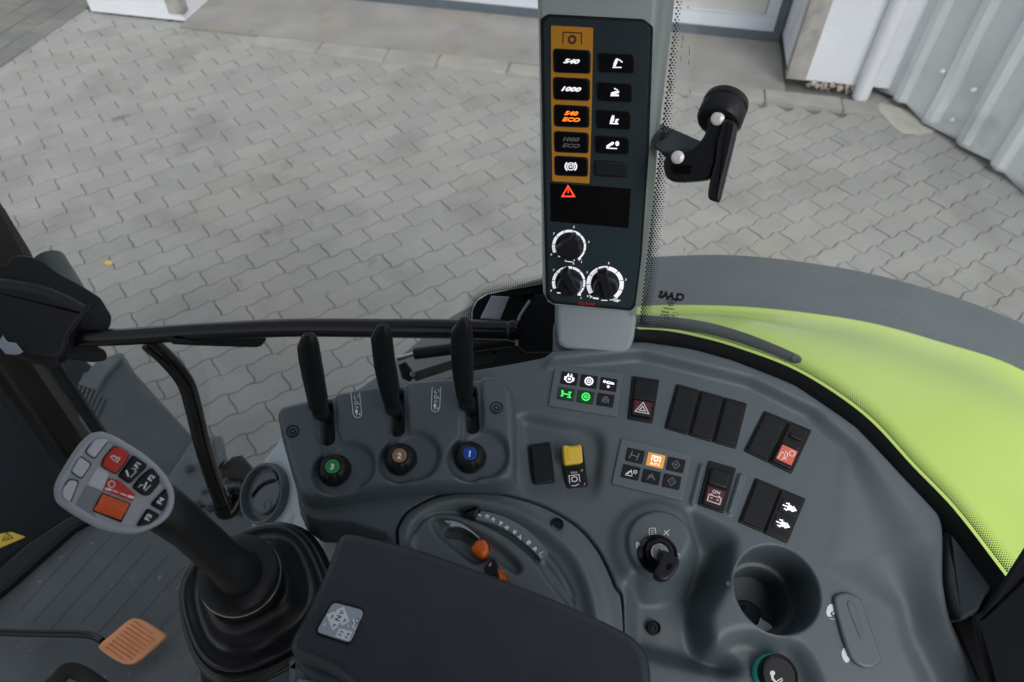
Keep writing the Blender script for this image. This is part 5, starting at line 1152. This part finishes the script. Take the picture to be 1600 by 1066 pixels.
# ================================================================== joystick
t = thing('joystick', 'multifunction joystick with grey button head, red and black keys and orange thumb wheel', 'joystick', at(400, 930, .62))
A0, A1 = at(404, 934, .635), at(378, 903, .575); jax = nrm(A1 - A0); kk = .635 / F
mb = MB(); pr = [(110, -.016), (116, -.010), (116.5, -.006), (113, -.003), (108, -.003), (106, .000), (110, .006), (110, .009), (106, .0115), (101, .0105), (99, .013), (102, .019), (101, .022), (97, .0245), (91, .024), (85, .0225), (78, .024), (71, .030), (66, .038), (63, .046), (60, .054), (54, .058)]
mb.lathe(A0, jax, [(r * kk, h - .004) for r, h in pr], 72, sup=2.7, rot=.55, capb=True); boot = mb.build('rubber_boot', M['boot'], t, sharp=75)
cc_ = A1 + jax * .0
mb = MB(); mb.lathe(cc_, jax, [(.0305, -.012), (.0315, -.004), (.0318, .0), (.0316, .004)], 48); mb.build('lower_collar', M['blkr'], t)
mb = MB(); mb.lathe(cc_, jax, [(.0318, .0042), (.0322, .0050), (.0322, .0062), (.0316, .0070)], 48); mb.build('silver_ring', M['steel'], t)
mb = MB(); mb.lathe(cc_, jax, [(.0312, .0068), (.0314, .012), (.0305, .018), (.0270, .021), (.018, .024), (.01, .0245)], 48); mb.build('top_collar', M['blk'], t)
# neck
hp = at(235, 775, .478); npts = catmull([cc_ + jax * .014, at(368, 890, .545), at(335, 862, .525), at(300, 830, .505), at(262, 800, .488), at(215, 770, .478)], 6)
nr = np.interp(np.linspace(0, 1, len(npts)), [0, .15, .35, .6, .8, 1], [.0210, .0178, .0150, .0145, .0158, .018])
mb = MB(); mb.tube(npts, list(nr), 28); mb.build('neck', M['blk'], t, sharp=80)
Z3 = lambda x, y: (60 + x / 4.263, 650 + y / 4.263)
jc = at(180, 760, .452); JP = Plane(jc, nrm(nrm(CC - jc) + _X * .05 + UPZ * .04))
hd = catmull([Z3(*p) for p in [(395, 105), (445, 108), (560, 160), (740, 280), (850, 390), (903, 490), (905, 590), (862, 680), (770, 745), (650, 785), (540, 782), (400, 750), (250, 670), (135, 590), (105, 535), (107, 460), (150, 370), (255, 205), (335, 125)]], 4, True)
huv = np.array([JP.uv(x, y) for x, y in hd]); huv = huv if area2(huv) > 0 else huv[::-1]
rings = []
for ins_, h in ((.022, -.040), (.012, -.037), (.004, -.028), (.0004, -.016), (.0006, -.0082)): rings.append([JP.W(a, b_, h) for a, b_ in inset(huv, ins_)])
mb = MB(); mb.ring(rings); mb.build('rear_shell', M['blk'], t, sharp=70)
mb = MB(); rings = []
for ins_, h in ((.0008, -.0080), (0, -.0070), (0, -.0030), (.0006, -.0012), (.0018, -.0002), (.0032, 0), (.0046, -.0006), (.0056, -.0014)): rings.append([JP.W(a, b_, h) for a, b_ in inset(huv, ins_)])
mb.ring(rings); fcp = mb.build('face_plate', M['grip'], t, sharp=70)
FH = -.0014
def jbtn(pts, m, hgt=.0022, rnd=.0016, nm='button', bev=.0009, par=None):
    mb = MB(); q = [Z3(*p) for p in pts]; mb.prism(JP, q, FH - .001, FH + .0004, 0, rnd=rnd + .0004)
    cuvq = np.array([JP.uv(x, y, 0) for x, y in q]); 
    o = None; mb = MB(); mb.prism(JP, q, FH - .001, FH + hgt, bev, 3, rnd=rnd); return mb.build(nm, M[m], par or t)
def jgap(pts, rnd=.002):  # black pad under each key, drawn as the recess shade around it
    q = np.array([JP.uv(*Z3(*p), FH) for p in pts]); q = q if area2(q) > 0 else q[::-1]; q = inset(q, -.0007)
    mb = MB(); mb.prism_uv(JP, roundp(q, rnd), FH - .0005, FH + .0003); mb.build('button_gap_shade', M['blk'], t)
G = [[(375, 155), (440, 148), (465, 160), (372, 282), (315, 240)], [(275, 272), (350, 320), (285, 415), (218, 370)], [(205, 425), (265, 435), (210, 575), (160, 545), (158, 490)]]
for q in G: jbtn(q, 'gkey', .0026, .0018)
redq = [(500, 210), (540, 208), (608, 245), (575, 310), (515, 385), (422, 330), (440, 280)]
f1 = [(635, 262), (728, 325), (605, 448), (535, 400)]; f2 = [(765, 345), (812, 410), (800, 450), (735, 525), (700, 525), (630, 475), (690, 400)]
f4 = [(852, 483), (868, 540), (852, 598), (830, 632), (752, 590)]; f3 = [(728, 622), (810, 668), (745, 722), (655, 738)]
for q in (redq, f1, f2, f4, f3, *G): jgap(q)
JT = JP.off(FH + .0030)
rb = jbtn(redq, 'red', .0028, .0012); mb = MB(); T = lambda *p: [Z3(*a) for a in p]
mb.stroke(JT, T((500, 268), (543, 282), (520, 312)), 1.5); mb.stroke(JT, T((512, 262), (482, 270), (500, 300)), 1.2, 1e-5, False); mb.stroke(JT, T((515, 275), (522, 285), (508, 292), (516, 304)), 1.2, 2e-5); mb.build('symbol', M['white'], rb, smooth=False)
for q, lab, tx, ty, mk in ((f1, 'F1', 660, 328, [[(585, 360), (600, 405)], [(612, 410), (655, 368)], [(620, 350), (650, 355), (640, 370)]]), (f2, 'F2', 752, 412, [[(722, 440), (702, 488)], [(710, 500), (748, 460)], [(668, 478), (678, 460), (700, 462)]]), (f4, 'F4', 815, 565, []), (f3, 'F3', 732, 675, [])):
    b_ = jbtn(q, 'key', .0028, .0009); mb = MB(); mb.text(JT, lab, *Z3(tx, ty), 8.2 if lab in ('F1', 'F2') else 8.8, 52 if lab in ('F1', 'F2') else 58, 0, .035)
    for i, s_ in enumerate(mk): mb.stroke(JT, T(*s_), 2.8 if i == 0 else 1.3, (i + 1) * 1e-5)
    mb.build('symbol', M['white'], b_, smooth=False)
# recess and thumb wheel
mb = MB(); mb.prism(JP, T((395, 335), (470, 372), (430, 500), (322, 462), (340, 420)), FH - .001, FH + .0006, .0005, 2, rnd=.002); mb.build('thumb_rest', M['gkey'], t)
mb = MB(); q = [JP.W(*JP.uv(*Z3(*p), 0), FH + .0004) for p in [(320, 465), (432, 505), (430, 520), (365, 632), (395, 690), (470, 718), (400, 720), (300, 650), (248, 600)]]
mb.add(q, [tuple(range(len(q)))]); mb.build('wheel_recess', mat('recess_grey', (.20, .205, .24), .5, var=.03), t, smooth=False)
wc = (JP.P(*Z3(430, 520), -.0026) + JP.P(*Z3(548, 705), -.0026)) / 2
e1 = nrm(JP.P(*Z3(612, 585), 0) - JP.P(*Z3(432, 515), 0)); Rw = .0100
pA, pB = JP.P(*Z3(397, 575), -.0026), JP.P(*Z3(578, 640), -.0026); waxis = nrm(pB - pA)
mb = MB(); mb.prism(JP, T((425, 510), (618, 583), (552, 712), (360, 634)), FH - .0005, FH + .0006, 0, rnd=.0006); mb.build('wheel_slot', M['dblk'], t)
LW = np.linalg.norm(pB - pA) * .99; rings = []; side = np.cross(JP.n, waxis)
prof_a = np.linspace(-66, 66, 22)
for k, a in enumerate(prof_a):
    r = .0086 * (1 + (.025 if k % 2 else 0)); o = JP.n * (math.cos(math.radians(a)) * r - .0050) + side * math.sin(math.radians(a)) * r
    rings.append([(pA + pB) / 2 - waxis * LW / 2 + o, (pA + pB) / 2 + waxis * LW / 2 + o])
wh_m = mat('thumb_wheel_orange', (.72, .12, .03), .28, var=.1, vscale=90)
mb = MB(); nR = len(rings); mb.add([p for r in rings for p in r], [(2 * i, 2 * i + 1, 2 * i + 3, 2 * i + 2) for i in range(nR - 1)] + [tuple(range(0, 2 * nR, 2))[::-1], tuple(range(1, 2 * nR, 2))]); mb.build('thumb_wheel', wh_m, t, sharp=15)
mb = MB(); mb.prism(JP, T((470, 412), (540, 432), (648, 525), (630, 572), (428, 492)), FH - .0005, FH + .0009, .0002, 1, rnd=.0008); lb = mb.build('red_label', M['redb' if False else 'red'], t)
JT2 = JP.off(FH + .0011); mb = MB(); mb.stroke(JT2, [Z3(*p) for p in circ(488, 455, 21, 21, 14)], 1.5, 0, True); mb.fill(JT2, T((445, 478), (490, 486), (485, 500), (442, 492)), 1e-5); mb.fill(JT2, T((496, 492), (535, 508), (533, 514), (494, 500)), 2e-5); mb.fill(JT2, T((548, 512), (590, 528), (588, 535), (546, 520)), 3e-5); mb.fill(JT2, T((595, 526), (638, 536), (634, 552), (592, 542)), 4e-5)
mb.build('symbol', M['white'], lb, smooth=False)
# ================================================================== armrest
AR = Plane(at(700, 950, .515), nrm(np.array([0, -.04, 1])))
t = thing('armrest', 'thick dark leathered foam armrest pad in the foreground', 'armrest', AR.P(700, 980))
arp = [(531, 826), (640, 850), (740, 885), (870, 934), (955, 972), (992, 992), (1012, 1016), (1019, 1045), (1020, 1300), (700, 1300), (540, 1054), (442, 1017), (476, 955), (508, 890)]
mb = MB(); mb.prism(AR, arp, -.028, 0, .0075, 6, rnd=[.011, .05, .05, .05, .03, .03, .03, .03, .02, .02, .03, .013, .02, .02], rseg=5); mb.build('pad', M['soft'], t)
Zb = lambda x, y: (480 + x / 10.658, 920 + y / 10.658)
mb = MB(); mb.prism(AR, [Zb(*p) for p in [(415, 180), (960, 310), (725, 945), (95, 735)]], -.004, .0012, .0006, 2, rnd=.004); sf = mb.build('sticker_frame', M['blk'], t)
mb = MB(); mb.prism(AR, [Zb(*p) for p in [(430, 222), (945, 360), (715, 900), (150, 715)]], .0, .0018, .0002, 1, rnd=.0035); sk = mb.build('sticker', M['sticker'], t)
pl = AR.off(.0020); T = lambda *p: [Zb(*a) for a in p]
mb = MB(); mb.fill(pl, T((610, 293), (705, 550), (585, 615), (550, 560), (500, 640), (425, 700), (320, 435), (440, 378), (470, 400), (490, 350))); mb.fill(pl, T((530, 655), (755, 715), (690, 870), (465, 800)), 1e-5)
mb.fill(pl, T((750, 510), (790, 495), (800, 560), (770, 650), (745, 640), (765, 570)), 2e-5); mb.fill(pl, [Zb(*p) for p in circ(832, 532, 26, 28, 14)], 2e-5); mb.fill(pl, [Zb(*p) for p in circ(783, 655, 18, 20, 12)], 3e-5); mb.fill(pl, [Zb(*p) for p in circ(287, 595, 20, 24, 10)], 1e-5); mb.fill(pl, [Zb(*p) for p in circ(685, 622, 14, 20, 8)], 1e-5)
mb.build('white_fields', M['white'], sk, smooth=False)
pl = AR.off(.0022); mb = MB(); mb.text(pl, 'N', *Zb(515, 490), 9, 66, 0, .01); mb.text(pl, 'F3', *Zb(560, 745), 6.5, 62, 0, .0, h=1e-5, sx=1.1); mb.text(pl, 'F4', *Zb(672, 780), 6.5, 62, 0, 0, h=1e-5, sx=1.1)
for p in ([(540, 415), (575, 355), (600, 410)], [(385, 495), (425, 430), (435, 470)], [(600, 560), (622, 505), (648, 525)], [(430, 640), (440, 590), (480, 600)]): mb.stroke(pl, T(*p), .9, 2e-5, True)
mb.stroke(pl, [Zb(*q_) for q_ in circ(832, 532, 30, 32, 14)], 1.0, 2e-5, True); mb.stroke(pl, T((745, 540), (765, 575), (755, 600)), .9, 3e-5); mb.build('sticker_print', M['blk'], sk, smooth=False)
t2 = t
mb = MB(); ub = Plane(AR.P(500, 1050, -.030), nrm(UPZ + np.array([-.25, -.2, 0]))); mb.prism(ub, [(446, 1022), (470, 1028), (560, 1060), (700, 1100), (700, 1300), (440, 1300)], -.06, 0, .008, 4, rnd=.006); mb.build('support', M['dial'], t)
mb = MB(); mb.prism(ub, [(462, 1062), (466, 1060), (500, 1066), (520, 1072), (530, 1200), (455, 1200)], -.002, .005, .003, 3, rnd=.004); mb.build('support_button', M['grip'], t)
# joystick plinth under the boot
t = thing('joystick_plinth', 'grey green plinth below the joystick boot at the bottom edge', 'plinth', at(390, 1060, .72))
pz = Plane(at(380, 1000, .70), nrm(UPZ + _X * -.15)); mb = MB(); mb.prism(pz, [(310, 930), (400, 860), (560, 880), (600, 1300), (360, 1300), (345, 1060)], -.10, 0, .01, 4, rnd=.02); mb.build('top', M['dial'], t)
mb = MB(); mb.prism(pz, [(312, 1010), (340, 1040), (350, 1200), (325, 1200), (310, 1050)], -.14, -.012, .004, 2); mb.build('strut', M['post'], t)
# ================================================================== trim and pillar at bottom right
t = thing('rear_trim_panel', 'lighter slate trim panel wedged between console rim and window at the right', 'trim panel', CP.P(1515, 920))
mb = MB(); q = catmull([(1476, 802), (1500, 838), (1530, 877), (1554, 908), (1540, 935), (1530, 955), (1518, 963), (1510, 968), (1500, 968), (1492, 955), (1483, 915), (1482, 850)], 3, True); mb.prism(CP.off(.0), q, -.05, 0, .004, 3); mb.build('panel', M['slate3'], t)
t = thing('rear_post', 'black cab post crossing the lower right corner of the photo', 'frame post', at(1580, 980, .55))
rpl = Plane(at(1570, 980, .56), nrm(CC - at(1570, 980, .56) + _X * -.1))
mb = MB(); mb.prism(rpl, [(1612, 835), (1600, 852), (1560, 915), (1530, 958), (1519, 960), (1516, 967), (1520, 985), (1532, 1030), (1548, 1080), (1560, 1250), (1800, 1250), (1800, 700)], -.03, 0, .006, 3, rnd=.003); mb.build('post', M['blkr'], t)
mb = MB(); mb.prism(CP.off(-.03), [(1485, 965), (1530, 960), (1600, 1000), (1600, 1200), (1560, 1200), (1525, 1060)], -.04, 0, .003, 2); mb.build('gap_filler', M['blkr'], t)
# ================================================================== unseen roof slab and rear wall, added and sized to shape the cab light
mb = MB(); mb.box((-.30, -.45, 2.78), (1, 0, 0), .75, (0, 1, 0), .85, (0, 0, 1), .04); mb.build('shading_roof', M['ceil'], kind='structure', smooth=False)
mb = MB(); mb.box((-.30, -1.27, 1.95), (1, 0, 0), .75, (0, 1, 0), .03, (0, 0, 1), .78); mb.build('rear_light_blocker', M['ceil'], kind='structure', smooth=False)  # added blocker standing in for seat and operator
